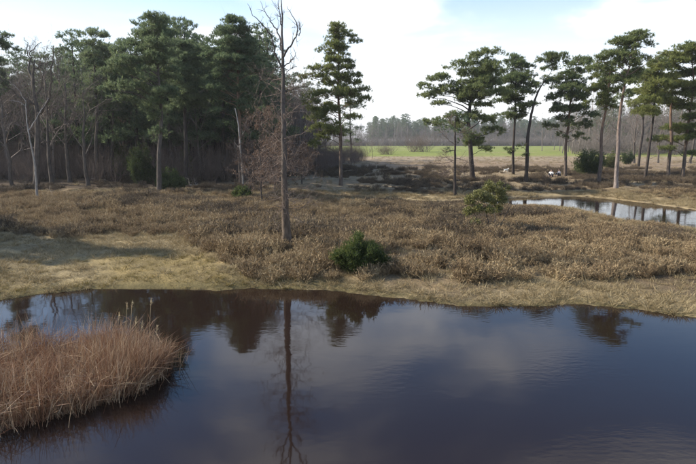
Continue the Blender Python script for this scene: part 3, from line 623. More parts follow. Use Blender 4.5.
# ---- bare broadleaved trees
def bare_mesh(seed, H, r0, bk, spread=.75, nmain=9, name='bare'):
    rg = np.random.default_rng(seed); tr = MB(); k = 14; z = np.linspace(-.3, H*.8, k); tq = np.stack([np.cumsum(rg.normal(0, .07, k)), np.cumsum(rg.normal(0, .07, k)), z], 1); tq[:2, :2] = 0
    tube(tr, tq, r0*np.interp(np.linspace(0, 1, k), [0, .08, .5, 1], [1.4, 1, .65, .12]), 9, True, .15, rg)
    br = MB(); P0 = []; D0 = []; L0 = []; rr = []
    for q in range(nmain):
        f = .30+.68*(q+rg.random())/nmain; zc = H*.8*f; a = q*2.4+rg.random(); st = np.array([np.interp(zc, z, tq[:, 0]), np.interp(zc, z, tq[:, 1]), zc])
        P0.append(st); D0.append(unit(np.array([math.cos(a), math.sin(a), .65+.5*f]))); L0.append(H*(.42-.22*f)*(.8+.4*rg.random())); rr.append(r0*(.42-.25*f))
    twigs(P0, D0, L0, rr, rg, 4, [5, 5, 4], br, spread, .35, .52)
    return tr.mesh('trunk', M[bk], True), br.mesh('branches', M['twig'])
bare_protos = [bare_mesh(500+i, 11.5+i*.9, .17+.02*i, 'bark_oak') for i in range(4)]
def bare_tree(label, px_, py_, v, rz, sc, group='bare trees of the left wood', Y=None):
    b0 = ground_px(px_, py_) if Y is None else np.array([*P(px_, py_, Y)[:2], 0]);
    if Y is not None: b0[2] = hz_at(b0[0], b0[1])
    e = empty('bare_tree', b0, label, 'tree', group, rz, sc); link('trunk', bare_protos[v][0], e); link('branches', bare_protos[v][1], e); return e

def limb_tree(name, label, base, trunk, tr_r, limbs, seed, bk, tw=None, lv=3, nch=(4, 4), twl=1.6, Y=None, group=None, ends=True, twn=5, wob=.05, twr=.012):
    """a bare tree whose stem and main limbs follow the photograph; each limb is a part"""
    rg = np.random.default_rng(seed); b0 = ground_px(*base); Yb = b0[1]; e = empty(name, b0, label, 'tree', group); s = Yb/F_PX
    loc = lambda q: P(q[0], q[1], Yb)-b0
    tp = np.array([[0, 0, -.3], [0, 0, 0]]+[loc(q) for q in trunk]); k = 34; tq = resample(tp, k); tq[2:, 1] += .07*np.sin(np.linspace(0, 7, k-2)+seed); tq[2:, 0] += rg.normal(0, .012, k-2)
    rad = np.interp(np.linspace(0, 1, k), np.linspace(0, 1, len(tr_r)), tr_r); mb = MB(); tube(mb, tq, rad, 12, True, .16, rg)
    trunk_o = link('trunk', mb.mesh('trunk', M[bk], True), e)
    for (pts, ra, rb) in limbs:
        w = np.array([loc(q) for q in pts]); n_ = len(w); side = rg.choice([-1, 1])*(.25+.5*rg.random()); dl = np.r_[0, np.cumsum(np.linalg.norm(np.diff(w, axis=0), axis=1))]
        i0 = np.argmin(np.linalg.norm(tq[:, [0, 2]]-w[0][[0, 2]], axis=1))
        w[:, 1] += side*dl
        if ends == 'trunk' or np.linalg.norm((tq[i0]-w[0])[[0, 2]]) < .35: w[:, 1] += tq[i0, 1]
        mb = MB(); q = limb(mb, w, ra, rb, rg, 7, n_*3, wob); P0 = []; D0 = []; L0 = []; rr = []
        for i_ in range(twn):
            f = .3+.7*rg.random(); ii = int(f*(len(q)-2)); t_ = unit(q[ii+1]-q[ii]); P0.append(q[ii]); D0.append(unit(t_*.7+rg.normal(size=3)*.7+[0, 0, .2])); L0.append(twl*(.5+.8*rg.random())*(1.15-f*.6)); rr.append(twr)
        if twn: twigs(P0, D0, L0, rr, rg, lv, list(nch), mb, .75, .3, .55)
        link('branch', mb.mesh('branch', M[tw or bk], True), e)
    return e, tq, rg

# the dead tree by the pond
dead, tq, rg = limb_tree('dead_tree', 'tall dead tree with bare upper limbs standing alone by the pond', (287, 248), [(286, 220), (285, 190), (284, 150), (283, 110), (283, 70), (282, 40), (282, 12), (281, -8)],
    [.36, .185, .145, .125, .115, .105, .095, .08, .065, .045, .028, .012],
    [([(283, 68), (276, 55), (275, 42), (270, 34), (264, 27), (257, 20), (253, 11)], 0.043, 0.006), ([(282, 50), (279, 38), (276, 28), (270, 20), (266, 13), (260, 4), (256, -6)], 0.040, 0.006),
     ([(282, 30), (280, 18), (279, 6), (280, -4)], 0.025, 0.006), ([(283, 57), (288, 51), (293, 45), (298, 37), (299, 28), (295, 20), (290, 13)], 0.043, 0.006), ([(299, 36), (301, 30), (300, 25)], 0.022, 0.007),
     ([(284, 66), (290, 61), (294, 55), (295, 50)], 0.025, 0.006), ([(276, 53), (271, 50), (266, 48)], 0.022, 0.006), ([(282, 92), (275, 88), (268, 83), (263, 82)], 0.036, 0.007), ([(284, 91), (292, 89), (300, 86), (307, 85)], 0.032, 0.007),
     ([(284, 74), (291, 69), (298, 67)], 0.016, 0.005), ([(283, 118), (277, 112), (273, 104), (268, 103)], 0.022, 0.006)], 41, 'bark_dead', twn=7, lv=2, nch=(3,), twl=.55, wob=.02)
mb = MB(); n = 120; f = np.sort(rg.random(n)); P0 = np.stack([np.interp(1.4+f*6.0, tq[:, 2], tq[:, i]) for i in range(3)], 1); a = rg.random(n)*6.283
D0 = unit(np.stack([np.cos(a), np.sin(a), rg.normal(-.1, .25, n)], 1)); twigs(P0, D0, .45+1.3*rg.random(n), np.full(n, .013), rg, 3, [3, 3], mb, .6, .05, .55)
link('twigs', mb.mesh('twigs', M['twig_red']), dead)

# bare oak at the left with wide curving limbs
oak, tq, rg = limb_tree('bare_tree', 'dark bare oak with two wide curving limbs at far left', (37, 188), [(37, 160), (37, 130), (37, 112), (34, 95), (33, 75), (35, 60)],
    [.34, .28, .25, .23, .2, .16, .12, .05],
    [([(37, 116), (45, 108), (54, 99), (57, 85), (61, 72), (65, 58), (67, 50)], .15, .025), ([(33, 82), (27, 72), (23, 60), (22, 48), (29, 38)], .12, .02), ([(34, 70), (40, 64), (46, 62), (50, 58)], .07, .02),
     ([(36, 105), (25, 98), (16, 88), (12, 76), (10, 64)], .10, .02), ([(60, 74), (55, 66), (54, 54)], .05, .015), ([(34, 66), (31, 56), (35, 46), (34, 40)], .06, .015), ([(37, 96), (44, 86), (47, 74), (46, 60)], .07, .015)],
    42, 'bark_oak', twn=14, lv=3, nch=(5, 4), twl=1.7, group='bare trees of the left wood')
limb_tree('dead_sapling', 'thin pale dead stem in front of the dark bare oak', (38, 201), [(36, 180), (34, 162), (30, 140), (27, 118), (26, 100)], [.10, .085, .075, .06, .05, .035, .02],
    [([(29, 130), (33, 120), (35, 110), (39, 97)], .035, .015), ([(26, 106), (22, 102), (14, 101)], .03, .012), ([(26, 102), (22, 90), (15, 82)], .025, .01)], 43, 'bark_birch', twn=2, lv=2, nch=(2,), twl=.3, wob=.02)
# small half-bare conifer in front of the broad pine
sap, tq, rg = limb_tree('young_pine', 'small thin half bare tree with drooping twigs in front of the broad pine', (455, 194), [(455, 170), (455, 150), (455, 130), (455, 112)], [.15, .12, .10, .085, .06, .03],
    [([(455, 145), (448, 140), (441, 133), (436, 130)], .03, .008), ([(455, 150), (446, 152), (440, 150)], .03, .008), ([(455, 160), (444, 164), (432, 163), (425, 166)], .035, .008), ([(455, 166), (445, 171), (436, 174)], .03, .008),
     ([(455, 158), (464, 160), (471, 166)], .03, .008), ([(455, 168), (463, 173), (470, 176)], .03, .008), ([(455, 172), (444, 176), (432, 172)], .03, .008), ([(455, 140), (462, 136), (468, 132)], .03, .008), ([(455, 128), (449, 121), (446, 116)], .025, .008),
     ([(455, 135), (465, 131), (472, 124)], .03, .008), ([(455, 163), (448, 158), (440, 158)], .03, .008)], 44, 'bark_dark', tw='twig_red', twn=16, lv=2, nch=(5,), twl=1.0, wob=.03, twr=.011)
s_ = ground_px(455, 194); loc = lambda a, b_: P(a, b_, s_[1])-s_
link('crown', needle_pads([(loc(a, b_)+[0, rg.normal(0, .4), 0], w*.095, w*.095, .3) for a, b_, w in [(446, 120, 6), (455, 114, 6), (463, 122, 6), (441, 131, 5), (467, 132, 5), (452, 130, 6), (447, 151, 4), (460, 143, 4)]], rg, 14).mesh('crown', M['pine_dark']), sap)
# two pale thin trunks near the flat layered pine
limb_tree('dead_sapling', 'pale leaning double stem without leaves below the flat layered pine', (243, 188), [(242, 165), (240, 140), (238, 122), (235, 108)], [.09, .08, .07, .055, .03],
    [([(240, 140), (246, 130), (250, 118)], .03, .01), ([(242, 165), (248, 172), (252, 176)], .025, .01), ([(242, 150), (237, 146), (233, 142)], .02, .008)], 45, 'bark_birch', twn=4, lv=2, nch=(3,), twl=.5, wob=.03)
limb_tree('dead_sapling', 'straight pale bare stem behind the leaning double stem', (237, 176), [(236, 155), (234, 135), (232, 115), (230, 100)], [.11, .10, .085, .07, .04],
    [([(234, 135), (228, 138), (225, 136)], .025, .01), ([(233, 120), (239, 116), (243, 110)], .025, .01)], 46, 'bark_birch', twn=3, lv=2, nch=(3,), twl=.5, wob=.03)
limb_tree('dead_sapling', 'thin pale stem left of the straight brown pine trunk', (100, 176), [(100, 150), (101, 125), (100, 100)], [.10, .085, .07, .04], [([(100, 125), (95, 118), (92, 110)], .02, .008)], 47, 'bark_birch', twn=3, lv=2, nch=(3,), twl=.5, wob=.02)
limb_tree('dead_sapling', 'thin pale crooked stem between the oak and the pines', (82, 178), [(82, 160), (80, 140), (79, 120), (77, 100)], [.09, .08, .06, .03], [([(80, 140), (85, 130), (86, 120)], .02, .008)], 48, 'bark_birch', twn=3, lv=2, nch=(3,), twl=.5, wob=.04)

# young oaks that keep their brown leaves
def brown_oak(label, base, H, wpx, seed, dens=1.0, group='young oaks with withered leaves', Y=None):
    rg = np.random.default_rng(seed); b0 = ground_px(*base); e = empty('young_oak', b0, label, 'tree', group)
    mb = MB(); k = 10; z = np.linspace(-.2, H, k); tq = np.stack([np.cumsum(rg.normal(0, .05, k)), np.cumsum(rg.normal(0, .05, k)), z], 1); tq[:2, :2] = 0
    tube(mb, tq, np.linspace(.07, .01, k), 7, True, .15, rg); link('trunk', mb.mesh('trunk', M['bark_dark'], True), e)
    mb = MB(); n = 22; f = .12+.85*np.sort(rg.random(n)); P0 = np.stack([np.interp(f*H, z, tq[:, i]) for i in range(3)], 1); a = rg.random(n)*6.283; w = wpx*b0[1]/F_PX
    D0 = unit(np.stack([np.cos(a), np.sin(a), .45+0*a], 1)); sink = []
    twigs(P0, D0, w*1.3*(1.15-.7*f)*(.6+.5*rg.random(n)), np.full(n, .02), rg, 3, [5, 4], mb, .7, .2, .5, leafsink=sink); link('branches', mb.mesh('branches', M['twig_red']), e)
    lp = np.concatenate(sink); m_ = int(len(lp)*3.6*dens); ix = rg.integers(0, len(lp), m_); p = lp[ix]+rg.normal(size=(m_, 3))*.05; mb = MB()
    leaves(mb, p, unit(rg.normal(size=(m_, 3))+[0, 0, -.4]), .07+.05*rg.random(m_), .018+.012*rg.random(m_), rg); link('leaves', mb.mesh('leaves', M['oakleaf']), e)
    return e
brown_oak('young oak with withered brown leaves left of the dead tree trunk', (262, 205), 6.6, 24, 51, .8)
brown_oak('smaller brown leaved oak behind the dead tree, toward the flat layered pine', (251, 196), 6.0, 20, 52, .9)
brown_oak('russet leaved oak right behind the dead tree trunk', (275, 190), 7.0, 24, 53, .9)
brown_oak('low brown leaved oak between the dead tree and the lone pine', (302, 184), 4.8, 18, 54, .8)

# ------------------------------------------------------------------ bushes
def needle_bush(name, label, base, w, h, seed, mt, n=900, fan=.5, cat='bush', group=None, stemm='bark_dark', blade=.11):
    """many upright shoots thick with needles"""
    rg = np.random.default_rng(seed); b0 = ground_px(*base); s = b0[1]/F_PX; W_, H_ = w*s/2, h*s; e = empty(name, b0, label, cat, group)
    mb = MB(); ns = 44; a = rg.random(ns)*6.283; rr = np.sqrt(rg.random(ns)); rr_ = rr*(.7+.5*rg.random(ns)); tip = np.stack([np.cos(a)*rr_*W_, np.sin(a)*rr_*W_, H_*(1-.5*rr**2)*(.5+.62*rg.random(ns))], 1)
    st = np.stack([np.cos(a)*rr*W_*fan*.5, np.sin(a)*rr*W_*fan*.5, -.08+0*a], 1); segs(mb, st, (st+tip)/2+[0, 0, .03], .02, .013, 4); segs(mb, (st+tip)/2+[0, 0, .03], tip, .013, .004, 4)
    link('stems', mb.mesh('stems', M[stemm]), e)
    mb = MB(); k = n*3; ix = rg.integers(0, ns, k); q = rg.random(k)**.6; p = st[ix]+(tip-st)[ix]*(.12+.9*q)[:, None]+rg.normal(size=(k, 3))*[W_*.10, W_*.10, H_*.06]; p[:, 2] = np.maximum(p[:, 2], .03)
    d = unit((tip-st)[ix]*.6/H_+rg.normal(size=(k, 3))*.55+[0, 0, .4]); K = 5
    blades(mb, np.repeat(p, K, 0)+rg.normal(size=(k*K, 3))*.02, unit(np.repeat(d, K, 0)+rg.normal(size=(k*K, 3))*.5), blade*(.6+.8*rg.random(k*K)), blade*(.07+.06*rg.random(k*K)), rg)
    link('foliage', mb.mesh('foliage', M[mt]), e); return e
needle_bush('green_bush', 'dense round bright green bush on the bank beside the pond', (360, 269), 54, 33, 61, 'gorse', 2600, .7, blade=.11)
needle_bush('juniper_bush', 'dark green fan shaped juniper left of the tallest pine', (588, 176), 34, 26, 62, 'juniper', 1500, .15, blade=.22)
needle_bush('juniper_bush', 'yellowish green bush right of the dark juniper', (611, 170), 16, 19, 63, 'leaf', 900, .4, blade=.2)
needle_bush('juniper_bush', 'small green bush behind the foot of the tallest pine', (627, 164), 13, 14, 64, 'juniper', 700, .4, blade=.2)
needle_bush('juniper_bush', 'low green juniper at the foot of the big left pine', (170, 190), 30, 22, 65, 'juniper', 1500, .6, blade=.2)
needle_bush('young_spruce', 'bright young spruce between big pine and dark pine', (187, 180), 13, 36, 66, 'gorse', 900, .6, blade=.2)
needle_bush('juniper_bush', 'green bush just left of the big pine trunk', (141, 184), 30, 38, 67, 'juniper', 1700, .6, blade=.2)
needle_bush('juniper_bush', 'dark green bush right of the straight brown trunk', (124, 180), 20, 34, 68, 'juniper', 1200, .6, blade=.2)
needle_bush('juniper_bush', 'little green bush at the foot of the pale leaning stem', (243, 198), 20, 13, 69, 'juniper', 800, .5, blade=.14)

def leafy_shrub(label, base, stems, pads, seed):
    rg = np.random.default_rng(seed); b0 = ground_px(*base); Yb = b0[1]; e = empty('evergreen_shrub', b0, label, 'shrub'); s = Yb/F_PX; loc = lambda q: P(q[0], q[1], Yb)-b0
    for pts in stems:
        w = np.array([loc(q) for q in pts]); w[0] = [w[0][0]*.6, 0, -.1]; w[:, 1] += np.linspace(0, rg.normal(0, .5), len(w)); mb = MB(); q = limb(mb, w, .028, .008, rg, 6, None, .02)
        P0 = q[3:]; twigs(P0, unit(rg.normal(size=P0.shape)+[0, 0, .6]), .3+.3*rg.random(len(P0)), np.full(len(P0), .008), rg, 2, [3], mb, .6, .2); link('stem', mb.mesh('stem', M['bark_oak'], True), e)
    mb = MB()
    for (a, b_, rx, rz) in pads:
        c = loc((a, b_)); c[1] = rg.normal(0, .35); n = int(170*rx*rz/25); d = unit(rg.normal(size=(n, 3))); p = c+d*(rg.random((n, 1))**.5)*[rx*s, rx*s, rz*s]
        m_ = 5; pp = np.repeat(p, m_, 0)+rg.normal(size=(n*m_, 3))*.035; leaves(mb, pp, unit(rg.normal(size=(n*m_, 3))+[0, 0, .5]), .06+.05*rg.random(n*m_), .016+.009*rg.random(n*m_), rg)
    link('leaves', mb.mesh('leaves', M['leaf']), e)
leafy_shrub('loose olive green shrub with forked stems in the heather left of back pond', (491, 233), [[(488, 232), (480, 224), (474, 214), (468, 202)], [(494, 232), (496, 220), (497, 205), (496, 190)], [(493, 232), (503, 220), (508, 210), (511, 200)], [(490, 232), (487, 218), (484, 205), (481, 195)]],
    [(470, 200, 7, 5), (478, 194, 7, 5), (486, 198, 7, 5), (494, 189, 8, 5), (502, 192, 6, 5), (496, 201, 8, 5), (506, 201, 5, 5), (468, 211, 5, 5), (477, 208, 6, 5), (487, 209, 6, 4), (500, 184, 3, 2.5), (508, 188, 2.5, 2), (473, 221, 5, 4), (490, 184, 4, 3), (502, 210, 4, 4)], 71)

# ------------------------------------------------------------------ further single trees of the left wood and the far side
spots = [(12, 186, 0, .3, 1.0, 'bare tree with fine twigs left of the dark oak'), (52, 184, 1, 1.2, 1.0, 'bare tree with fine twigs just right of the dark oak'), (70, 182, 2, 2.5, .98, 'bare tree halfway between the oak and the spire topped pine'),
         (88, 183, 3, .8, .82, 'brownish bare tree in front of the spire topped pine'), (200, 180, 1, 4.0, .8, 'bare tree in the dark gap right of the dark bushy pine'), (260, 178, 0, 2.1, .85, 'bare tree behind the brown oaks, left of the dead trunk'),
         (281, 176, 2, 5.0, .8, 'bare tree directly behind the dead trunk'), (296, 176, 3, 3.1, .72, 'bare tree behind the gap between dead tree and lone pine'), (316, 174, 1, .4, .62, 'low bare tree behind the lone pine\'s left boughs')]
for a, b_, v, rz, sc, lab in spots: bare_tree(lab, a, b_, v, rz, sc)
far_spots = [(372, 158, 0, 1.1, .42, 'small bare tree at the left end of the green meadow'), 
             (600, 164, 1, 2.0, 1.0, 'bare tree behind the dark juniper'), (634, 163, 2, .9, 1.0, 'bare tree behind the tallest pine'), (658, 163, 0, 2.9, 1.05, 'bare tree between the crooked pine and the pale footed pine'), (690, 163, 3, 1.9, 1.0, 'bare tree behind the right edge pine')]
for a, b_, v, rz, sc, lab in far_spots: bare_tree(lab, a, b_, v, rz, sc, 'bare trees beyond the heath')
for x, y, rz, sc, lab in [(-23.9, 24.9, 1.1, .72, 'pine standing left of the view nearest to it, shading the left bank'), (-28.2, 23.2, 3.4, .72, 'pine left of the view, farthest left, shading the left bank'),
                          (-27.2, 27.4, 5.0, .72, 'pine left of the view, farthest back, shading the left bank')]: off_pine(x, y, big, rz, sc, lab)

# ------------------------------------------------------------------ woods that read as one mass
def wood_protos():
    out = []
    for i in range(3):                        # pines
        rg = np.random.default_rng(700+i); H = 13+i; mb = MB(); tube(mb, [[0, 0, -.3], [.1, 0, H*.5], [0, .1, H*.97]], [.2, .15, .04], 6)
        pads = []
        for k in range(26):
            f = .28+.72*(k/25); a = k*2.4; r = (1-f)*3.2*(.7+.5*rg.random())+.5; pads.append((np.array([math.cos(a)*r, math.sin(a)*r, H*f]), 1.6-.5*f, 1.6-.5*f, .65))
        me = needle_pads(pads, rg, 15, 8, 1.25).mesh('wood_pine', M['pine_dark']); tm = mb.mesh('wood_trunk', M['bark_dark'])
        me.materials.append(M['bark_dark']); import bmesh
        bm = bmesh.new(); bm.from_mesh(me); nf = len(bm.faces); bm.from_mesh(tm); bm.faces.ensure_lookup_table()
        for fi in range(nf, len(bm.faces)): bm.faces[fi].material_index = 1
        bm.to_mesh(me); bm.free(); out.append(me)
    return out
def bare_far(seed, H, mt):
    rg = np.random.default_rng(seed); mb = MB(); tube(mb, [[0, 0, -.3], [.2, 0, H*.4], [0, .1, H*.8]], [.2, .14, .03], 5); n = 10; f = .25+.7*np.arange(n)/n; a = np.arange(n)*2.4+rg.random(n)
    twigs(np.stack([0*f, 0*f, f*H*.8], 1), unit(np.stack([np.cos(a), np.sin(a), .8+.4*f], 1)), H*(.4-.2*f), .09*(1.2-f), rg, 4, [5, 4, 3], mb, .7, .35, .55); return mb.mesh('wood_bare', M[mt])
wp = wood_protos(); wb = [bare_far(750+i, 13+i, 'twig' if i else 'twig_red') for i in range(3)]
brush = []
for i in range(3):
    rg = np.random.default_rng(780+i); mb = MB(); n = 30; a = rg.random(n)*6.283; twigs(np.stack([np.cos(a)*.4*rg.random(n), np.sin(a)*.4*rg.random(n), -.05+0*a], 1), unit(np.stack([np.cos(a)*.5, np.sin(a)*.5, 1+0*a], 1)), 1.2+1.2*rg.random(n), np.full(n, .013), rg, 3, [4, 3], mb, .5, .4, .5); brush.append(mb.mesh('brushwood', M['twig_red']))
pc_brush = protos('brushwood', brush)
def remat(me_, mt):
    c_ = me_.copy(); c_.materials.clear(); c_.materials.append(M[mt]); return c_

for (a, b_, sx, sz, lab) in [(419, 152, 4.2, 2.6, 'rounded pale bare bush in front of the far wood'), (386, 154.5, 2.2, 1.2, 'low bare bush at the near edge of the meadow')]:
    e = empty('bare_bush', ground_px(a, b_), lab, 'bush', 'bare bushes by the meadow')
    for q in range(3):
        k_ = link('stems', brush[q], e); k_.scale = (sx, sx, sz); k_.rotation_euler = (0, 0, q*2.1); k_.location = ((q-1)*sx*.55, (q % 2)*.8, 0)
pc_farbare = protos('far_bare', [bare_far(790+i, 15+2*i, 'far_twig') for i in range(3)]); pc_farpine = protos('far_pine', wp)
rg = np.random.default_rng(900)
def stand(n, x0, x1, y0, y1, mind, seed, cond=None):
    rg = np.random.default_rng(seed); out = []
    for _ in range(n*8):
        p = np.array([x0+(x1-x0)*rg.random(), y0+(y1-y0)*rg.random()])
        if cond is not None and not cond(p): continue
        if all((p[0]-q[0])**2+(p[1]-q[1])**2 > mind*mind for q in out): out.append(p)
        if len(out) >= n: break
    a = np.array(out); return np.stack([a[:, 0], a[:, 1], height(a[:, 0], a[:, 1])-.05], 1)
left_wood = stand(430, -80, 6, 60, 120, 2.1, 901, lambda p: p[0] < -9.5+(p[1]-60)*.09)
lpx = PX+F_PX*left_wood[:, 0]/left_wood[:, 1]; rg = np.random.default_rng(77)
pinep = rg.random(len(lpx)) < np.interp(lpx, [60, 100, 262, 285], [.12, .92, .92, .15])
scatter('pine_wood', 'dense green pine wood behind the left edge trees', left_wood[pinep], protos('wood_pine', wp), 3, .92, 1.2, 21, .03)
scatter('bare_wood', 'grey leafless trees standing dense behind the dark oak', left_wood[~pinep], protos('wood_bare', wb), 3, .85, 1.15, 26, .03)
br_p = stand(620, -75, 4, 55.5, 90, .9, 902, lambda p: p[0] < -8.5+(p[1]-58)*.25)
br_p = np.vstack([br_p, stand(420, -75, 4, 90, 125, 1.1, 909, lambda p: p[0] < -8.5+(p[1]-58)*.2)])
scatter('brushwood', 'leafless brown undergrowth inside the left wood', br_p, pc_brush, 3, .7, 1.7, 22, .08)
far_b = np.vstack([stand(560, -80, 330, 425, 520, 4.0, 903), stand(190, 70, 190, 175, 265, 2.8, 904, lambda p: p[0] > (.40+.08*math.sin(p[1]*.9))*p[1])])
scatter('far_bare_wood', 'grey brown leafless wood beyond the meadow', far_b, pc_farbare, 3, .75, 1.35, 23, .03)
far_p = np.vstack([stand(330, 20, 330, 455, 560, 4.5, 905), stand(30, 85, 190, 200, 270, 5, 908, lambda p: p[0] > .46*p[1])])
scatter('far_pine_wood', 'dark line of distant pines beyond the meadow', far_p, pc_farpine, 3, 1.15, 1.75, 24, .03)
under = np.vstack([stand(900, -80, 330, 412, 446, 1.4, 906), stand(240, 70, 180, 165, 230, 1.5, 907, lambda p: p[0] > .41*p[1])])
scatter('far_brushwood', 'low brown scrub along the far wood edges', under, protos('far_brush', [remat(me_, 'far_twig') for me_ in brush]), 3, 1.5, 3.2, 25, .1)

# ------------------------------------------------------------------ fallen wood
def log(name, label, a, b_, r, seed, mt='log'):
    rg = np.random.default_rng(seed); p0, p1 = ground_px(*a), ground_px(*b_); n = 9; q = resample([p0, (p0+p1)/2, p1], n); q[:, 2] = height(q[:, 0], q[:, 1])+r*.55; q -= p0; q[1:-1] += rg.normal(size=(n-2, 3))*[.04, .08, .03]
    e = empty(name, p0, label, 'log'); mb = MB(); tube(mb, q, np.linspace(r, r*.5, n), 8, True, .25, rg); link('stem', mb.mesh('stem', M[mt], True), e)
    k = 4; ii = rg.integers(2, n-1, k)
    for i_ in ii:
        mb = MB(); twigs(q[i_:i_+1], unit(rg.normal(size=(1, 3))+[0, 0, 1.0]), .35+.5*rg.random(1), np.full(1, r*.35), rg, 2, [2], mb, .6, .1); link('branch_stub', mb.mesh('branch_stub', M[mt]), e)
log('fallen_log', 'pale fallen log between the small thin tree and the broad pine', (457, 181), (473, 178.5), .13, 81)
log('fallen_log', 'bleached fallen branch left of the dead stem at far left', (8, 204), (24, 201), .09, 82)
log('fallen_log', 'bleached branch lying right of the thin dead stem', (44, 199), (56, 197.5), .09, 83)
log('fallen_log', 'pale log at the wood edge right of the big pine', (180, 187), (198, 184.5), .10, 84)
log('fallen_log', 'short pale log under the straight brown trunk', (92, 180), (107, 179.5), .10, 85)
log('fallen_log', 'pale branch on the ground between dead tree and lone pine', (300, 179), (318, 178), .10, 86)

# ------------------------------------------------------------------ people and dog on the far bank
M['skin'] = plain('skin', (.50, .32, .24), .6, .08); M['white_cloth'] = plain('white_cloth', (.78, .77, .75), .9, .08); M['grey_cloth'] = plain('grey_cloth', (.16, .17, .20), .9, .15)
M['dark_cloth'] = plain('dark_cloth', (.035, .04, .055), .9, .2); M['hair'] = plain('dark_hair', (.025, .018, .013), .6, .3); M['fur'] = plain('white_fur', (.75, .71, .63), .9, .12)
def skin_mesh(name, verts, edges, radii, m, sub=2, root=0):
    me = bpy.data.meshes.new(name); me.from_pydata([tuple(v) for v in verts], edges, []); o = bpy.data.objects.new(name, me); C.objects.link(o)
    md = o.modifiers.new('skin', 'SKIN'); md.use_smooth_shade = True
    for i_, r_ in enumerate(radii):
        r_ = r_ if isinstance(r_, tuple) else (r_, r_); me.skin_vertices[0].data[i_].radius = r_; me.skin_vertices[0].data[i_].use_root = (i_ == root)
    sb = o.modifiers.new('sub', 'SUBSURF'); sb.levels = sub; sb.render_levels = sub
    dg = bpy.context.evaluated_depsgraph_get(); me2 = bpy.data.meshes.new_from_object(o.evaluated_get(dg)); bpy.data.objects.remove(o); me2.name = name; me2.materials.clear(); me2.materials.append(m); return me2
def seated_person(label, loc, rz, top, trousers, seed):
    rg = np.random.default_rng(seed); e = empty('person', loc, label, 'person', 'people sitting on the far bank', rz)
    V = [(0, 0, .12), (0, -.02, .30), (0, -.03, .50), (0, 0, .60), (0, .02, .68), (0, .03, .78), (0, .03, .86)]; E = [(k, k+1) for k in range(6)]; Rr = [(.17, .13), (.15, .11), (.17, .11), (.10, .08), (.055, .055), (.085, .10), (.07, .085)]
    for s in (-1, 1):
        b_ = len(V); V += [(s*.10, .05, .11), (s*.16, .42, .42), (s*.15, .52, .10), (s*.15, .66, .05)]; E += [(0, b_), (b_, b_+1), (b_+1, b_+2), (b_+2, b_+3)]; Rr += [.095, .065, .048, .04]
        b_ = len(V); V += [(s*.19, -.02, .54), (s*.25, .10, .32), (s*.13, .33, .38), (s*.09, .39, .40)]; E += [(2, b_), (b_, b_+1), (b_+1, b_+2), (b_+2, b_+3)]; Rr += [.06, .042, .032, .028]
        for f in range(5):
            c = len(V); o_ = (f-2)*.018; L_ = [.045, .075, .082, .076, .06][f]; V += [(s*.09+o_, .39+L_*.6, .41), (s*.09+o_*.9, .39+L_*.9, .385)]; E += [(b_+3, c), (c, c+1)]; Rr += [.009, .008]
    link('body', skin_mesh('body', V, E, Rr, M['skin']), e)
    sv = [(0, 0, .14), (0, -.02, .30), (0, -.03, .50), (0, 0, .60)]; se = [(0, 1), (1, 2), (2, 3)]; sr = [(.19, .15), (.17, .13), (.19, .13), (.11, .09)]
    for s in (-1, 1):
        b_ = len(sv); sv += [(s*.19, -.02, .54), (s*.25, .10, .32), (s*.15, .30, .37)]; se += [(2, b_), (b_, b_+1), (b_+1, b_+2)]; sr += [.072, .055, .042]
    link('shirt', skin_mesh('shirt', sv, se, sr, top), e)
    sv = [(0, 0, .12)]; se = []; sr = [(.185, .14)]
    for s in (-1, 1):
        b_ = len(sv); sv += [(s*.10, .05, .115), (s*.16, .42, .42), (s*.15, .52, .12)]; se += [(0, b_), (b_, b_+1), (b_+1, b_+2)]; sr += [.108, .078, .06]
    link('trousers', skin_mesh('trousers', sv, se, sr, trousers), e)
    link('hair', skin_mesh('hair', [(0, -.02, .74), (0, .0, .84), (0, .03, .90)], [(0, 1), (1, 2)], [(.09, .07), (.105, .10), (.075, .08)], M['hair']), e)
    fm = MB()
    for s in (-1, 1): tube(fm, [[s*.03, .115, .81], [s*.03, .132, .81]], [.012, .006], 6); tube(fm, [[s*.092, .03, .775], [s*.105, .02, .80]], [.02, .012], 6)
    tube(fm, [[0, .12, .81], [0, .145, .775]], [.008, .014], 6); tube(fm, [[-.025, .125, .745], [.025, .125, .745]], [.006, .006], 6); link('face', fm.mesh('face', M['hair']), e)
p1 = ground_px(551, 176.5); seated_person('person in a white top with dark hair sitting on the heather', p1, 2.6, M['white_cloth'], M['dark_cloth'], 1)
p2 = ground_px(559, 176); seated_person('person in dark grey clothes sitting beside the one in white', p2, 2.1, M['grey_cloth'], M['dark_cloth'], 2)
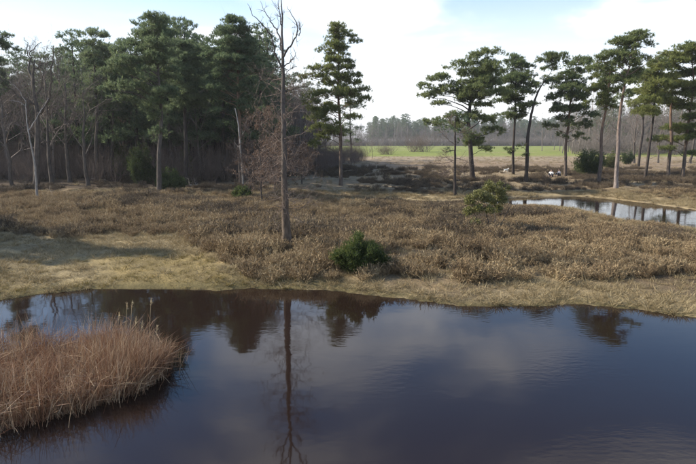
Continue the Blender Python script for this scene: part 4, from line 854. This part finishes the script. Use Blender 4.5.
V = [(-.28, 0, .34), (-.08, 0, .36), (.16, 0, .36), (.26, 0, .42), (.33, 0, .50), (.40, 0, .50), (.49, 0, .47), (-.34, 0, .40), (-.46, 0, .50)]; E = [(0, 1), (1, 2), (2, 3), (3, 4), (4, 5), (5, 6), (0, 7), (7, 8)]; Rr = [(.10, .10), (.10, .11), (.11, .135), .085, .075, .065, .035, .03, .018]
for s in (-1, 1):
    b_ = len(V); V += [(.18, s*.07, .26), (.19, s*.075, .13), (.20, s*.075, .02)]; E += [(2, b_), (b_, b_+1), (b_+1, b_+2)]; Rr += [.05, .03, .028]
    b_ = len(V); V += [(-.24, s*.08, .25), (-.33, s*.08, .15), (-.30, s*.08, .02)]; E += [(0, b_), (b_, b_+1), (b_+1, b_+2)]; Rr += [.065, .032, .028]
    b_ = len(V); V += [(.37, s*.06, .57), (.35, s*.075, .62)]; E += [(4, b_), (b_, b_+1)]; Rr += [.03, .012]
pd = ground_px(506, 172.5); dog = empty('dog', pd, 'small white dog standing on bare ground left of the slender pine', 'dog', None, .25); link('body', skin_mesh('body', V, E, Rr, M['fur'], root=1), dog)
fm = MB(); tube(fm, [[.525, 0, .475], [.545, 0, .475]], [.02, .012], 6)
for s in (-1, 1): tube(fm, [[.42, s*.05, .535], [.435, s*.055, .54]], [.012, .006], 6)
link('nose_and_eyes', fm.mesh('nose_and_eyes', M['hair']), dog)

# ------------------------------------------------------------------ haze
m, t = mat('haze_air'); v = N(t, 'ShaderNodeVolumePrincipled', i_Density=.00026, i_Anisotropy=.35); v.inputs['Color'].default_value = (.93, .95, 1.0, 1)
o = N(t, 'ShaderNodeOutputMaterial'); t.links.new(v.outputs[0], o.inputs['Volume'])
x0, x1, y0, y1, z0, z1 = -1005, 1005, -66, 1606, -2.2, 42
me = bpy.data.meshes.new('haze'); me.from_pydata([(a, b_, c_) for c_ in (z0, z1) for b_ in (y0, y1) for a in (x0, x1)], [], [(0, 2, 3, 1), (4, 5, 7, 6), (0, 1, 5, 4), (2, 6, 7, 3), (0, 4, 6, 2), (1, 3, 7, 5)]); me.update(); me.materials.append(m)
tag(link('haze', me), 'thin pale haze in the air over the heath', None, None, 'stuff')
